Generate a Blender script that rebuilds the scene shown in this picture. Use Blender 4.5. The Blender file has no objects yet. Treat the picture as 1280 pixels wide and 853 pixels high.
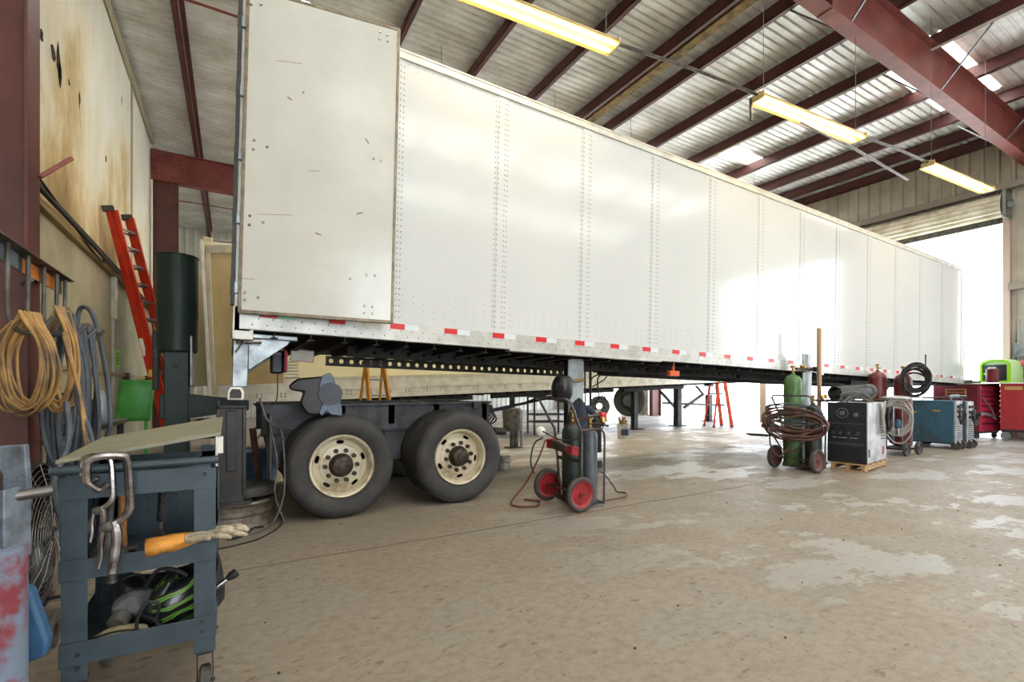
import bpy, math, random
from mathutils import Vector, Matrix, Euler
random.seed(7)
PI = math.pi
sc = bpy.context.scene
COL = sc.collection

# ------------------------------------------------------------------ camera
H = 1.27
FPX = 599.0
CY, SY = 0.8635, 0.5043
cam_d = bpy.data.cameras.new('camera')
cam = bpy.data.objects.new('camera', cam_d)
COL.objects.link(cam)
cam.location = (0, 0, H)
cam.rotation_euler = (PI/2, 0, -math.atan2(SY, CY))
cam_d.sensor_width = 36
cam_d.lens = FPX/1280*36
cam_d.shift_y = (486-426.5)/1280
cam_d.clip_start = 0.05
cam_d.clip_end = 400
sc.camera = cam

# ------------------------------------------------------------------ exposure, world, sun
sc.view_settings.view_transform = 'Standard'
sc.view_settings.look = 'None'
sc.view_settings.gamma = 1
sc.view_settings.use_curve_mapping = False
sc.view_settings.exposure = 0.55
sc.cycles.max_bounces = 10
sc.cycles.diffuse_bounces = 6
sc.cycles.glossy_bounces = 4
sc.cycles.transmission_bounces = 6
sc.cycles.sample_clamp_indirect = 12
sc.cycles.caustics_reflective = False
sc.cycles.caustics_refractive = False
sc.cycles.use_denoising = True

SKY = 5.5
w = bpy.data.worlds.new('sky')
sc.world = w
w.use_nodes = True
nt = w.node_tree
bg = nt.nodes['Background']
tc = nt.nodes.new('ShaderNodeTexCoord')
sep = nt.nodes.new('ShaderNodeSeparateXYZ')
cr = nt.nodes.new('ShaderNodeValToRGB')
nt.links.new(tc.outputs['Generated'], sep.inputs[0])
nt.links.new(sep.outputs['Z'], cr.inputs[0])
cr.color_ramp.elements[0].position = 0.0
cr.color_ramp.elements[0].color = (.93, 0.965, 1.0, 1)
cr.color_ramp.elements[1].position = 0.7
cr.color_ramp.elements[1].color = (0.68, 0.83, 1.0, 1)
nt.links.new(cr.outputs[0], bg.inputs[0])
bg.inputs[1].default_value = SKY

sun_d = bpy.data.lights.new('sun', 'SUN')
sun_d.energy = 18
sun_d.angle = 0.02
sun_d.color = (1, 0.97, 0.92)
sun = bpy.data.objects.new('sun', sun_d)
COL.objects.link(sun)
sun.rotation_euler = (math.radians(-32), math.radians(-6), 0)   # shines along the yard, past the doors

def portal(loc, rot, sx, sy):
    d = bpy.data.lights.new('daylight_portal', 'AREA')
    d.shape = 'RECTANGLE'
    d.size = sx
    d.size_y = sy
    d.cycles.is_portal = True
    o = bpy.data.objects.new('daylight_portal', d)
    o.location = loc
    o.rotation_euler = rot
    COL.objects.link(o)

# ------------------------------------------------------------------ picture-to-place helpers
def ray(px):
    u = (px-640)/FPX
    return SY+CY*u, CY-SY*u
def at(px, py, t):
    a, b = ray(px)
    return Vector((a*t, b*t, H-(py-486)/FPX*t))
def onG(px, py):
    return at(px, py, H*FPX/(py-486))
def onY(px, py, Y):
    return at(px, py, Y/ray(px)[1])
def onX(px, py, X):
    return at(px, py, X/ray(px)[0])

# ------------------------------------------------------------------ mesh helpers
class G:
    def __init__(s):
        s.v = []
        s.f = []
    def add(s, vs, fs):
        n = len(s.v)
        s.v += [tuple(p) for p in vs]
        s.f += [tuple(i+n for i in f) for f in fs]
        return s
    def box(s, x0, y0, z0, x1, y1, z1):
        vs = [(x0,y0,z0),(x1,y0,z0),(x1,y1,z0),(x0,y1,z0),(x0,y0,z1),(x1,y0,z1),(x1,y1,z1),(x0,y1,z1)]
        return s.add(vs, [(0,3,2,1),(4,5,6,7),(0,1,5,4),(1,2,6,5),(2,3,7,6),(3,0,4,7)])
    def obox(s, c, size, rot=(0,0,0)):
        m = Euler(rot).to_matrix()
        c = Vector(c)
        hx, hy, hz = size[0]/2, size[1]/2, size[2]/2
        vs = [c + m @ Vector((a*hx, b*hy, d*hz)) for d in (-1,1) for a, b in ((-1,-1),(1,-1),(1,1),(-1,1))]
        return s.add(vs, [(0,3,2,1),(4,5,6,7),(0,1,5,4),(1,2,6,5),(2,3,7,6),(3,0,4,7)])
    def bar(s, p0, p1, w, h, up=(0,0,1)):
        p0 = Vector(p0); p1 = Vector(p1)
        d = (p1-p0).normalized()
        up = Vector(up)
        if abs(d.dot(up)) > .98: up = Vector((1,0,0)) if abs(d.x) < .9 else Vector((0,1,0))
        a = d.cross(up).normalized(); b = a.cross(d).normalized()
        vs = [p + a*(i*w/2) + b*(j*h/2) for p in (p0, p1) for i, j in ((-1,-1),(1,-1),(1,1),(-1,1))]
        return s.add(vs, [(0,1,2,3),(7,6,5,4),(0,4,5,1),(1,5,6,2),(2,6,7,3),(3,7,4,0)])
    def cyl(s, p0, p1, r0, r1=None, n=16, cap=True):
        r1 = r0 if r1 is None else r1
        p0 = Vector(p0); p1 = Vector(p1)
        d = (p1-p0).normalized()
        q = Vector((0,0,1)) if abs(d.z) < .9 else Vector((1,0,0))
        a = d.cross(q).normalized(); b = d.cross(a).normalized()
        vs = []
        for p, r in ((p0, r0), (p1, r1)):
            for i in range(n):
                t = 2*PI*i/n
                vs.append(p + a*(math.cos(t)*r) + b*(math.sin(t)*r))
        fs = [(i, (i+1) % n, n+(i+1) % n, n+i) for i in range(n)]
        if cap: fs += [tuple(range(n-1, -1, -1)), tuple(range(n, 2*n))]
        return s.add(vs, fs)
    def tube(s, pts, r, n=8, closed=False, smooth=0, cap=True):
        pts = [Vector(p) for p in pts]
        if smooth: pts = spline(pts, smooth, closed)
        N = len(pts)
        vs = []
        q = None
        for i, p in enumerate(pts):
            if closed: d = pts[(i+1) % N]-pts[i-1]
            else: d = pts[min(i+1, N-1)]-pts[max(i-1, 0)]
            if d.length < 1e-9: d = Vector((0,0,1))
            d.normalize()
            if q is None:
                q = Vector((0,0,1)) if abs(d.z) < .9 else Vector((1,0,0))
            a = q - d*q.dot(d)
            if a.length < 1e-6: a = d.orthogonal()
            a.normalize(); q = a
            b = d.cross(a)
            rr = r[i*len(r)//N] if isinstance(r, (list, tuple)) else r
            for k in range(n):
                t = 2*PI*k/n
                vs.append(p + a*(math.cos(t)*rr) + b*(math.sin(t)*rr))
        fs = []
        for i in range(N if closed else N-1):
            j = (i+1) % N
            for k in range(n):
                l = (k+1) % n
                fs.append((i*n+k, i*n+l, j*n+l, j*n+k))
        if cap and not closed:
            fs += [tuple(range(n-1, -1, -1)), tuple((N-1)*n+k for k in range(n))]
        return s.add(vs, fs)
    def lathe(s, prof, o=(0,0,0), axis=(0,0,1), n=32, close=False):
        """prof: (radius, height along axis) pairs"""
        o = Vector(o); d = Vector(axis).normalized()
        q = Vector((0,0,1)) if abs(d.z) < .9 else Vector((1,0,0))
        a = d.cross(q).normalized(); b = d.cross(a).normalized()
        vs = []
        for r, h in prof:
            for i in range(n):
                t = 2*PI*i/n
                vs.append(o + d*h + a*(math.cos(t)*r) + b*(math.sin(t)*r))
        fs = []
        m = len(prof)
        for j in range(m if close else m-1):
            k = (j+1) % m
            for i in range(n):
                l = (i+1) % n
                fs.append((j*n+i, j*n+l, k*n+l, k*n+i))
        return s.add(vs, fs)
    def prism(s, poly, a, b, axis='y'):
        """poly in the plane across the axis, extruded from a to b"""
        n = len(poly)
        def P(u, v, w):
            return (w, u, v) if axis == 'x' else (u, w, v) if axis == 'y' else (u, v, w)
        vs = [P(u, v, a) for u, v in poly] + [P(u, v, b) for u, v in poly]
        fs = [(i, (i+1) % n, n+(i+1) % n, n+i) for i in range(n)]
        fs += [tuple(range(n-1, -1, -1)), tuple(range(n, 2*n))]
        return s.add(vs, fs)
    def ell(s, c, r, nu=16, nv=10, rot=(0,0,0), jit=0, cut=0):
        c = Vector(c); m = Euler(rot).to_matrix()
        vs = []
        for j in range(nv+1):
            ph = PI*j/nv*(1-cut)
            for i in range(nu):
                th = 2*PI*i/nu
                k = 1+random.uniform(-jit, jit)
                vs.append(c + m @ Vector((math.sin(ph)*math.cos(th)*r[0]*k, math.sin(ph)*math.sin(th)*r[1]*k, math.cos(ph)*r[2]*k)))
        fs = []
        for j in range(nv):
            for i in range(nu):
                l = (i+1) % nu
                fs.append((j*nu+i, (j+1)*nu+i, (j+1)*nu+l, j*nu+l))
        return s.add(vs, fs)
    def torus(s, c, R, r, axis=(0,0,1), n=32, m=8):
        c = Vector(c); d = Vector(axis).normalized(); a = d.orthogonal().normalized(); b = d.cross(a)
        pts = [c + a*(R*math.cos(2*PI*i/n)) + b*(R*math.sin(2*PI*i/n)) for i in range(n)]
        return s.tube(pts, r, m, closed=True)
    def rivet(s, c, r, h, axis='y-'):
        x, y, z = c
        if axis == 'y-':
            vs = [(x-r,y,z),(x,y,z-r),(x+r,y,z),(x,y,z+r),(x,y-h,z)]
        return s.add(vs, [(0,1,4),(1,2,4),(2,3,4),(3,0,4)])
    def build(s, name, mat, parent=None, bevel=0, sharp=35, flat=False, mods=None):
        me = bpy.data.meshes.new(name)
        me.from_pydata(s.v, [], s.f)
        me.update()
        import bmesh
        bm = bmesh.new(); bm.from_mesh(me)
        bmesh.ops.recalc_face_normals(bm, faces=bm.faces)
        bm.to_mesh(me); bm.free()
        if not flat:
            me.polygons.foreach_set('use_smooth', [True]*len(me.polygons))
            me.set_sharp_from_angle(angle=math.radians(sharp))
        me.materials.append(mat)
        o = bpy.data.objects.new(name, me)
        COL.objects.link(o)
        if parent: o.parent = parent
        if bevel:
            b = o.modifiers.new('bevel', 'BEVEL'); b.width = bevel; b.segments = 2
            b.limit_method = 'ANGLE'; b.angle_limit = math.radians(50)
        return o

def spline(pts, k, closed=False):
    out = []
    N = len(pts)
    rng = range(N) if closed else range(N-1)
    for i in rng:
        if closed: p0, p1, p2, p3 = pts[i-1], pts[i], pts[(i+1) % N], pts[(i+2) % N]
        else: p0, p1, p2, p3 = pts[max(i-1,0)], pts[i], pts[i+1], pts[min(i+2, N-1)]
        for j in range(k):
            t = j/k
            out.append(.5*((2*p1)+(p2-p0)*t+(2*p0-5*p1+4*p2-p3)*t*t+(3*p1-p0-3*p2+p3)*t*t*t))
    if not closed: out.append(pts[-1])
    return out

def tag(o, label=None, cat=None, group=None, kind=None):
    if label: o['label'] = label
    if cat: o['category'] = cat
    if group: o['group'] = group
    if kind: o['kind'] = kind
    return o
def thing(name, label, cat, loc=(0,0,0), rot=(0,0,0), group=None):
    o = bpy.data.objects.new(name, None)
    o.empty_display_size = .1
    COL.objects.link(o)
    o.location = loc; o.rotation_euler = rot
    return tag(o, label, cat, group)
KIDS = {}
def copy_tree(o, parent=None):
    c = o.copy(); COL.objects.link(c)
    if parent: c.parent = parent
    for ch in [x for x in bpy.data.objects if x.parent == o]:
        copy_tree(ch, c)
    return c

# ------------------------------------------------------------------ materials
def hexc(r, g, b):
    f = lambda c: (c/255/12.92 if c/255 <= .04045 else ((c/255+.055)/1.055)**2.4)
    return (f(r), f(g), f(b), 1)
MATS = {}
def mat(name, c, rough=.5, metal=0, c2=None, scale=6, lo=.4, hi=.65, bump=0, bscale=None, coat=0, spec=.5, rvar=0, stretch=None, detail=6, emit=None):
    m = bpy.data.materials.new(name)
    m.use_nodes = True
    t = m.node_tree
    b = t.nodes['Principled BSDF']
    b.inputs['Base Color'].default_value = c
    b.inputs['Roughness'].default_value = rough
    b.inputs['Metallic'].default_value = metal
    b.inputs['Specular IOR Level'].default_value = spec
    b.inputs['Coat Weight'].default_value = coat
    b.inputs['Coat Roughness'].default_value = .05
    if emit:
        b.inputs['Emission Color'].default_value = c
        b.inputs['Emission Strength'].default_value = emit
    if c2 or bump or rvar:
        tc = t.nodes.new('ShaderNodeTexCoord')
        mp = t.nodes.new('ShaderNodeMapping')
        if stretch: mp.inputs['Scale'].default_value = stretch
        t.links.new(tc.outputs['Object'], mp.inputs[0])
        n = t.nodes.new('ShaderNodeTexNoise')
        n.inputs['Scale'].default_value = scale
        n.inputs['Detail'].default_value = detail
        n.inputs['Roughness'].default_value = .6
        t.links.new(mp.outputs[0], n.inputs['Vector'])
        if c2:
            r = t.nodes.new('ShaderNodeValToRGB')
            r.color_ramp.elements[0].position = lo; r.color_ramp.elements[0].color = c
            r.color_ramp.elements[1].position = hi; r.color_ramp.elements[1].color = c2
            t.links.new(n.outputs['Fac'], r.inputs[0])
            t.links.new(r.outputs[0], b.inputs['Base Color'])
        if rvar:
            mr = t.nodes.new('ShaderNodeMapRange')
            mr.inputs['To Min'].default_value = max(0, rough-rvar); mr.inputs['To Max'].default_value = rough+rvar
            t.links.new(n.outputs['Fac'], mr.inputs[0]); t.links.new(mr.outputs[0], b.inputs['Roughness'])
        if bump:
            n2 = t.nodes.new('ShaderNodeTexNoise')
            n2.inputs['Scale'].default_value = bscale or scale*4
            n2.inputs['Detail'].default_value = 5
            t.links.new(mp.outputs[0], n2.inputs['Vector'])
            bp = t.nodes.new('ShaderNodeBump')
            bp.inputs['Strength'].default_value = bump
            bp.inputs['Distance'].default_value = .02
            t.links.new(n2.outputs['Fac'], bp.inputs['Height'])
            t.links.new(bp.outputs[0], b.inputs['Normal'])
    MATS[name] = m
    return m

M = {}
M['white'] = mat('trailer white paint', hexc(214,217,217), .13, coat=.12, c2=hexc(211,214,215), scale=.8, detail=2)
M['whitedoor'] = mat('door liner white', hexc(216,217,210), .18, c2=hexc(209,210,203), scale=2, coat=.1)
M['rivet'] = mat('rivet heads', hexc(150,150,144), .35, .5)
M['alu'] = mat('aluminium rail', hexc(206,206,202), .4, .3, c2=hexc(180,180,176), scale=4, rvar=.08)
M['alupaint'] = mat('pale painted rail', hexc(214,212,202), .4, .2, c2=hexc(190,188,178), scale=5)
M['galv'] = mat('galvanised steel', hexc(150,156,158), .4, .8, c2=hexc(118,124,128), scale=8, rvar=.1)
M['dirtysteel'] = mat('dusty steel', hexc(110,108,102), .6, .5, c2=hexc(70,64,58), scale=9)
M['black'] = mat('black painted steel', hexc(38,38,40), .5, .2, c2=hexc(58,56,54), scale=7)
M['under'] = mat('dark underside steel', hexc(52,52,54), .65, .2, c2=hexc(34,32,31), scale=4)
M['frame'] = mat('grey bogie frame', hexc(74,76,82), .55, .3, c2=hexc(50,48,48), scale=5)
M['tyre'] = mat('tyre rubber', hexc(50,50,51), .72, c2=hexc(66,63,59), scale=5, bump=.15, bscale=60)
M['rim'] = mat('cream wheel rim', hexc(214,204,178), .45, .1, c2=hexc(138,112,76), scale=6, lo=.5, hi=.78)
M['hub'] = mat('greasy hub', hexc(72,60,48), .5, .4, c2=hexc(40,34,30), scale=20)
M['red'] = mat('red reflective tape', hexc(214,40,44), .35)
M['wtape'] = mat('white reflective tape', hexc(222,228,232), .3)
M['gtape'] = mat('pale green reflective tape', hexc(160,214,176), .3)
M['primer'] = mat('red oxide steel', hexc(132,66,58), .5, .0, c2=hexc(108,50,46), scale=2.5, bump=.05)
M['primerd'] = mat('dark oxide column paint', hexc(98,54,48), .5, 0, c2=hexc(80,44,40), scale=3)
M['teal'] = mat('dark slate cart paint', hexc(66,80,88), .42, .2, c2=hexc(50,62,70), scale=6, rvar=.1)
M['dgreen'] = mat('dark green machine paint', hexc(46,62,56), .5, .1, c2=hexc(38,50,48), scale=4)
M['bgreen'] = mat('bright green paint', hexc(84,170,76), .45, c2=hexc(66,146,62), scale=6)
M['cylgreen'] = mat('green gas cylinder paint', hexc(92,128,80), .4, .1, c2=hexc(66,98,62), scale=8)
M['cyldark'] = mat('dark green cylinder paint', hexc(56,68,62), .42, .1, c2=hexc(38,48,46), scale=8)
M['cylgrey'] = mat('grey cylinder paint', hexc(98,106,112), .38, .2, c2=hexc(76,84,92), scale=8)
M['cylbrown'] = mat('brown gas cylinder paint', hexc(116,52,56), .38, .1, c2=hexc(88,38,44), scale=8)
M['brass'] = mat('brass', hexc(176,140,80), .35, .9)
M['chrome'] = mat('worn chrome', hexc(180,176,178), .25, .95, c2=hexc(110,100,100), scale=25)
M['tube'] = mat('bare steel tube', hexc(108,104,102), .38, .7, c2=hexc(84,72,64), scale=14)
M['wheelred'] = mat('red wheel disc', hexc(160,36,42), .4, c2=hexc(122,28,34), scale=9)
M['wheeldull'] = mat('dull maroon wheel disc', hexc(116,68,68), .5, c2=hexc(90,54,52), scale=9)
M['rubber'] = mat('dusty rubber', hexc(64,60,58), .75, c2=hexc(88,80,74), scale=8)
M['orange'] = mat('orange fibreglass', hexc(226,74,30), .4, c2=hexc(198,58,24), scale=5)
M['redorange'] = mat('red fibreglass', hexc(206,52,28), .4, c2=hexc(180,42,24), scale=5)
M['yellowl'] = mat('yellow fibreglass', hexc(214,152,44), .45, c2=hexc(190,128,36), scale=5)
M['cord'] = mat('tan extension cord', hexc(192,148,84), .55, c2=hexc(98,80,62), scale=5)
M['hose'] = mat('dark grey hose', hexc(78,84,92), .5, c2=hexc(58,62,70), scale=10)
M['cable'] = mat('black cable', hexc(34,34,38), .5)
M['cablew'] = mat('pale cable', hexc(176,172,168), .5)
M['hosebrown'] = mat('brown welding hose', hexc(108,76,64), .5, c2=hexc(74,52,46), scale=10)
M['hosered'] = mat('red welding hose', hexc(112,56,50), .5)
M['blackp'] = mat('black plastic', hexc(30,31,34), .35, c2=hexc(40,41,44), scale=5)
M['bluegrey'] = mat('blue grey plastic', hexc(104,116,138), .4, c2=hexc(84,96,118), scale=6)
M['bluepaint'] = mat('worn blue paint', hexc(62,108,134), .4, .1, c2=hexc(66,88,100), scale=3, rvar=.1)
M['blue2'] = mat('flat blue paint', hexc(44,84,122), .5, c2=hexc(66,104,138), scale=6)
M['whitebox'] = mat('pale sheet metal', hexc(206,210,214), .35, .1, c2=hexc(150,152,158), scale=4)
M['blackface'] = mat('black control face', hexc(34,36,42), .4, c2=hexc(48,50,56), scale=8)
M['pallet'] = mat('pallet wood', hexc(192,158,112), .7, c2=hexc(158,122,80), scale=6, stretch=(1,8,8))
M['wood'] = mat('old wood handle', hexc(176,124,66), .55, c2=hexc(120,80,44), scale=9, stretch=(6,6,1))
M['cream'] = mat('cream trailer panel', hexc(232,226,190), .4, c2=hexc(224,217,180), scale=1.2)
M['toolred'] = mat('tool chest red', hexc(164,34,44), .4, coat=.1, c2=hexc(150,30,40), scale=5)
M['tooldark'] = mat('dark red chest side', hexc(118,34,48), .4, c2=hexc(96,28,42), scale=5)
M['lime'] = mat('lime green plastic', hexc(152,214,40), .35)
M['paper'] = mat('paper', hexc(236,236,226), .7)
M['greensign'] = mat('green sign', hexc(134,214,60), .5)
M['label'] = mat('yellow label plate', hexc(188,154,92), .5)
M['glove'] = mat('grubby glove leather', hexc(190,176,150), .8, c2=hexc(130,120,104), scale=18, bump=.4, bscale=70)
M['cuff'] = mat('orange glove cuff', hexc(214,148,62), .7, c2=hexc(186,120,44), scale=14)
M['cloth'] = mat('dark cloth', hexc(34,38,52), .85, c2=hexc(52,58,78), scale=9, bump=.4, bscale=20)
M['greycloth'] = mat('grimy grey fabric', hexc(108,108,106), .8, c2=hexc(74,72,72), scale=14, bump=.5, bscale=40)
M['bag'] = mat('black bag fabric', hexc(22,23,27), .6, bump=.5, bscale=22, scale=6)
M['beige'] = mat('beige cloth', hexc(184,170,132), .8, c2=hexc(140,128,98), scale=9, bump=.5, bscale=30)
M['chip'] = mat('chipped red and pale blue paint', hexc(112,126,144), .5, .1, c2=hexc(126,52,62), scale=8, lo=.44, hi=.56, bump=.2)
M['chip2'] = mat('chipped grey paint', hexc(120,132,144), .5, .2, c2=hexc(80,82,88), scale=14, bump=.2)
M['rust'] = mat('rusty dark steel', hexc(62,42,36), .6, .3, c2=hexc(96,60,46), scale=9, bump=.2)
M['drum'] = mat('scuffed steel rim', hexc(132,126,116), .5, .4, c2=hexc(92,76,60), scale=6)
M['lid'] = mat('dusty grey green board', hexc(128,130,112), .55, c2=hexc(150,146,124), scale=5, stretch=(1,5,1), bump=.1)
M['bucket'] = mat('white bucket plastic', hexc(214,212,204), .4, c2=hexc(170,164,150), scale=8)
M['navy'] = mat('navy label', hexc(38,44,84), .5)
M['wire'] = mat('grey wire', hexc(120,116,112), .4, .7)
M['amber'] = mat('amber lens', hexc(220,96,40), .3)
M['reflector'] = mat('lamp reflector enamel', hexc(206,184,126), .35, c2=hexc(186,160,100), scale=5)
M['tubeglow'] = mat('fluorescent tube', (1, .80, .42, 1), .4, emit=9)
M['orangepaint'] = mat('orange paint patch', hexc(214,128,58), .5)
M['paleplate'] = mat('pale steel plate', hexc(178,188,192), .4, .25, c2=hexc(146,156,160), scale=6)
M['skinred'] = mat('pink red plastic', hexc(190,70,84), .4)

# helmet: black with green flame streaks
def flame_mat():
    m = mat('black helmet with green flames', hexc(26,28,32), .3, coat=.3)
    t = m.node_tree; b = t.nodes['Principled BSDF']
    tc = t.nodes.new('ShaderNodeTexCoord'); mp = t.nodes.new('ShaderNodeMapping')
    mp.inputs['Scale'].default_value = (3.5, 5, 8); mp.inputs['Rotation'].default_value = (.5, .9, .3)
    n = t.nodes.new('ShaderNodeTexWave'); n.inputs['Scale'].default_value = 1.1; n.inputs['Distortion'].default_value = 11
    n.inputs['Detail'].default_value = 2; n.inputs['Detail Scale'].default_value = .9; n.bands_direction = 'Z'
    r = t.nodes.new('ShaderNodeValToRGB')
    e = r.color_ramp.elements
    e[0].position = .74; e[0].color = hexc(26,28,32)
    e[1].position = .80; e[1].color = hexc(150,205,50)
    k = r.color_ramp.elements.new(.93); k.color = hexc(76,116,54)
    t.links.new(tc.outputs['Object'], mp.inputs[0]); t.links.new(mp.outputs[0], n.inputs[0])
    t.links.new(n.outputs['Fac'], r.inputs[0]); t.links.new(r.outputs[0], b.inputs['Base Color'])
    return m
M['flame'] = flame_mat()

# concrete floor
def floor_mat():
    m = bpy.data.materials.new('worn concrete'); m.use_nodes = True
    t = m.node_tree; b = t.nodes['Principled BSDF']; L = t.links.new
    tc = t.nodes.new('ShaderNodeTexCoord')
    def noise(s, d, stretch=None, rough=.6, dist=0):
        n = t.nodes.new('ShaderNodeTexNoise'); n.inputs['Scale'].default_value = s; n.inputs['Detail'].default_value = d
        n.inputs['Roughness'].default_value = rough; n.inputs['Distortion'].default_value = dist
        if stretch:
            mp = t.nodes.new('ShaderNodeMapping'); mp.inputs['Scale'].default_value = stretch
            L(tc.outputs['Object'], mp.inputs[0]); L(mp.outputs[0], n.inputs['Vector'])
        else: L(tc.outputs['Object'], n.inputs['Vector'])
        return n.outputs['Fac']
    def ramp(f, stops):
        r = t.nodes.new('ShaderNodeValToRGB'); e = r.color_ramp.elements
        while len(e) < len(stops): e.new(.5)
        for k, (p, c) in enumerate(stops): e[k].position = p; e[k].color = c
        L(f, r.inputs[0]); return r.outputs[0]
    def mix(f, a, c, mode='MIX'):
        x = t.nodes.new('ShaderNodeMix'); x.data_type = 'RGBA'; x.blend_type = mode
        if hasattr(f, 'node'): L(f, x.inputs[0])
        else: x.inputs[0].default_value = f
        L(a, x.inputs[6])
        if hasattr(c, 'node'): L(c, x.inputs[7])
        else: x.inputs[7].default_value = c
        return x.outputs[2]
    base = ramp(noise(.45, 8), [(.3, hexc(129,121,111)), (.5, hexc(143,132,118)), (.7, hexc(138,132,126))])
    fine = ramp(noise(17, 10, (.9, 1.15, 1), .72), [(.34, (.74,.72,.69,1)), (.5, (1,1,1,1)), (.64, (1.14,1.14,1.14,1))])
    col = mix(1.0, base, fine, 'MULTIPLY')
    # greyer, smoother bare patches where the brown film has worn off
    patch = ramp(noise(.55, 12, (1.0, 1.6, 1), .7), [(.53, (0,0,0,1)), (.55, (1,1,1,1))])
    sx = t.nodes.new('ShaderNodeSeparateXYZ'); L(tc.outputs['Object'], sx.inputs[0])
    mr = t.nodes.new('ShaderNodeMapRange'); mr.inputs['From Min'].default_value = 1.5; mr.inputs['From Max'].default_value = 5
    L(sx.outputs['X'], mr.inputs[0])
    mm = t.nodes.new('ShaderNodeMath'); mm.operation = 'MULTIPLY'; L(patch, mm.inputs[0]); L(mr.outputs[0], mm.inputs[1])
    m2 = t.nodes.new('ShaderNodeMath'); m2.operation = 'MULTIPLY'; L(mm.outputs[0], m2.inputs[0]); m2.inputs[1].default_value = .8
    col = mix(m2.outputs[0], col, hexc(168,168,168))
    # spots and pits
    spot = ramp(noise(14, 3, (.7, 1.3, 1), .5), [(.64, (0,0,0,1)), (.69, (.7,.7,.7,1))])
    col = mix(spot, col, hexc(104,82,52))
    oil = ramp(noise(1.1, 4), [(.66, (0,0,0,1)), (.78, (.5,.5,.5,1))])
    col = mix(oil, col, hexc(104,98,92))
    L(col, b.inputs['Base Color'])
    rr = ramp(noise(2.2, 7), [(.35, (.42,.42,.42,1)), (.65, (.62,.62,.62,1))])
    r2 = mix(m2.outputs[0], rr, (.36,.36,.36,1))
    L(r2, b.inputs['Roughness'])
    bp = t.nodes.new('ShaderNodeBump'); bp.inputs['Strength'].default_value = .25; bp.inputs['Distance'].default_value = .01
    L(noise(30, 8, (1, 1.1, 1)), bp.inputs['Height']); L(bp.outputs[0], b.inputs['Normal'])
    return m
M['floor'] = floor_mat()

def leftwall_mat():
    m = bpy.data.materials.new('stained plaster wall'); m.use_nodes = True
    t = m.node_tree; b = t.nodes['Principled BSDF']; L = t.links.new
    tc = t.nodes.new('ShaderNodeTexCoord')
    def noise(s, d, st):
        n = t.nodes.new('ShaderNodeTexNoise'); n.inputs['Scale'].default_value = s; n.inputs['Detail'].default_value = d
        n.inputs['Roughness'].default_value = .62
        mp = t.nodes.new('ShaderNodeMapping'); mp.inputs['Scale'].default_value = st
        L(tc.outputs['Object'], mp.inputs[0]); L(mp.outputs[0], n.inputs['Vector']); return n.outputs['Fac']
    def ramp(f, stops):
        r = t.nodes.new('ShaderNodeValToRGB'); e = r.color_ramp.elements
        while len(e) < len(stops): e.new(.5)
        for k, (p, c) in enumerate(stops): e[k].position = p; e[k].color = c
        L(f, r.inputs[0]); return r.outputs[0]
    sz = t.nodes.new('ShaderNodeSeparateXYZ'); L(tc.outputs['Object'], sz.inputs[0])
    mz = t.nodes.new('ShaderNodeMath'); mz.operation = 'MULTIPLY_ADD'; L(sz.outputs['Z'], mz.inputs[0]); mz.inputs[1].default_value = .085; mz.inputs[2].default_value = -.47
    my = t.nodes.new('ShaderNodeMath'); my.operation = 'MULTIPLY_ADD'; L(sz.outputs['Y'], my.inputs[0]); my.inputs[1].default_value = .012; L(mz.outputs[0], my.inputs[2])
    ms = t.nodes.new('ShaderNodeMath'); ms.operation = 'ADD'; L(noise(.5, 9, (1, 1, .6)), ms.inputs[0]); L(my.outputs[0], ms.inputs[1])
    a = ramp(ms.outputs[0], [(.34, hexc(142,116,76)), (.44, hexc(178,150,100)), (.52, hexc(206,184,138)), (.60, hexc(226,216,188)), (.72, hexc(232,228,214))])
    c = ramp(noise(5, 6, (1, 1, .15)), [(.3, (.92,.90,.86,1)), (.55, (1,1,1,1))])
    x = t.nodes.new('ShaderNodeMix'); x.data_type = 'RGBA'; x.blend_type = 'MULTIPLY'; x.inputs[0].default_value = 1
    L(a, x.inputs[6]); L(c, x.inputs[7])
    d = ramp(noise(1.6, 5, (1, 1, .8)), [(.70, (0,0,0,1)), (.74, (.6,.6,.6,1))])
    y = t.nodes.new('ShaderNodeMix'); y.data_type = 'RGBA'; L(d, y.inputs[0]); L(x.outputs[2], y.inputs[6]); y.inputs[7].default_value = hexc(82,64,44)
    L(y.outputs[2], b.inputs['Base Color'])
    b.inputs['Roughness'].default_value = .75
    bp = t.nodes.new('ShaderNodeBump'); bp.inputs['Strength'].default_value = .3; bp.inputs['Distance'].default_value = .03
    L(noise(3, 7, (1,1,1)), bp.inputs['Height']); L(bp.outputs[0], b.inputs['Normal'])
    return m
M['leftwall'] = leftwall_mat()
M['wainscot'] = mat('smooth grey beige liner', hexc(168,160,136), .6, c2=hexc(146,138,112), scale=1.2, lo=.4, hi=.6)
M['roof'] = mat('galvanised roof sheet', hexc(234,237,238), .42, .2, c2=hexc(200,201,196), scale=1.1, lo=.38, hi=.62, rvar=.1, stretch=(1.2, 1.6, 1))
M['rightwall'] = mat('tan wall sheet', hexc(204,199,186), .45, .2, c2=hexc(176,170,158), scale=1.5)
M['backwall'] = mat('pale back wall sheet', hexc(206,206,198), .5, .1, c2=hexc(186,186,178), scale=1.5)
M['shutter'] = mat('cream shutter slats', hexc(228,222,204), .4, .2, c2=hexc(190,182,156), scale=3)
M['yard'] = mat('bright yard concrete', hexc(206,204,198), .8, c2=hexc(190,188,182), scale=.8)

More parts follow.
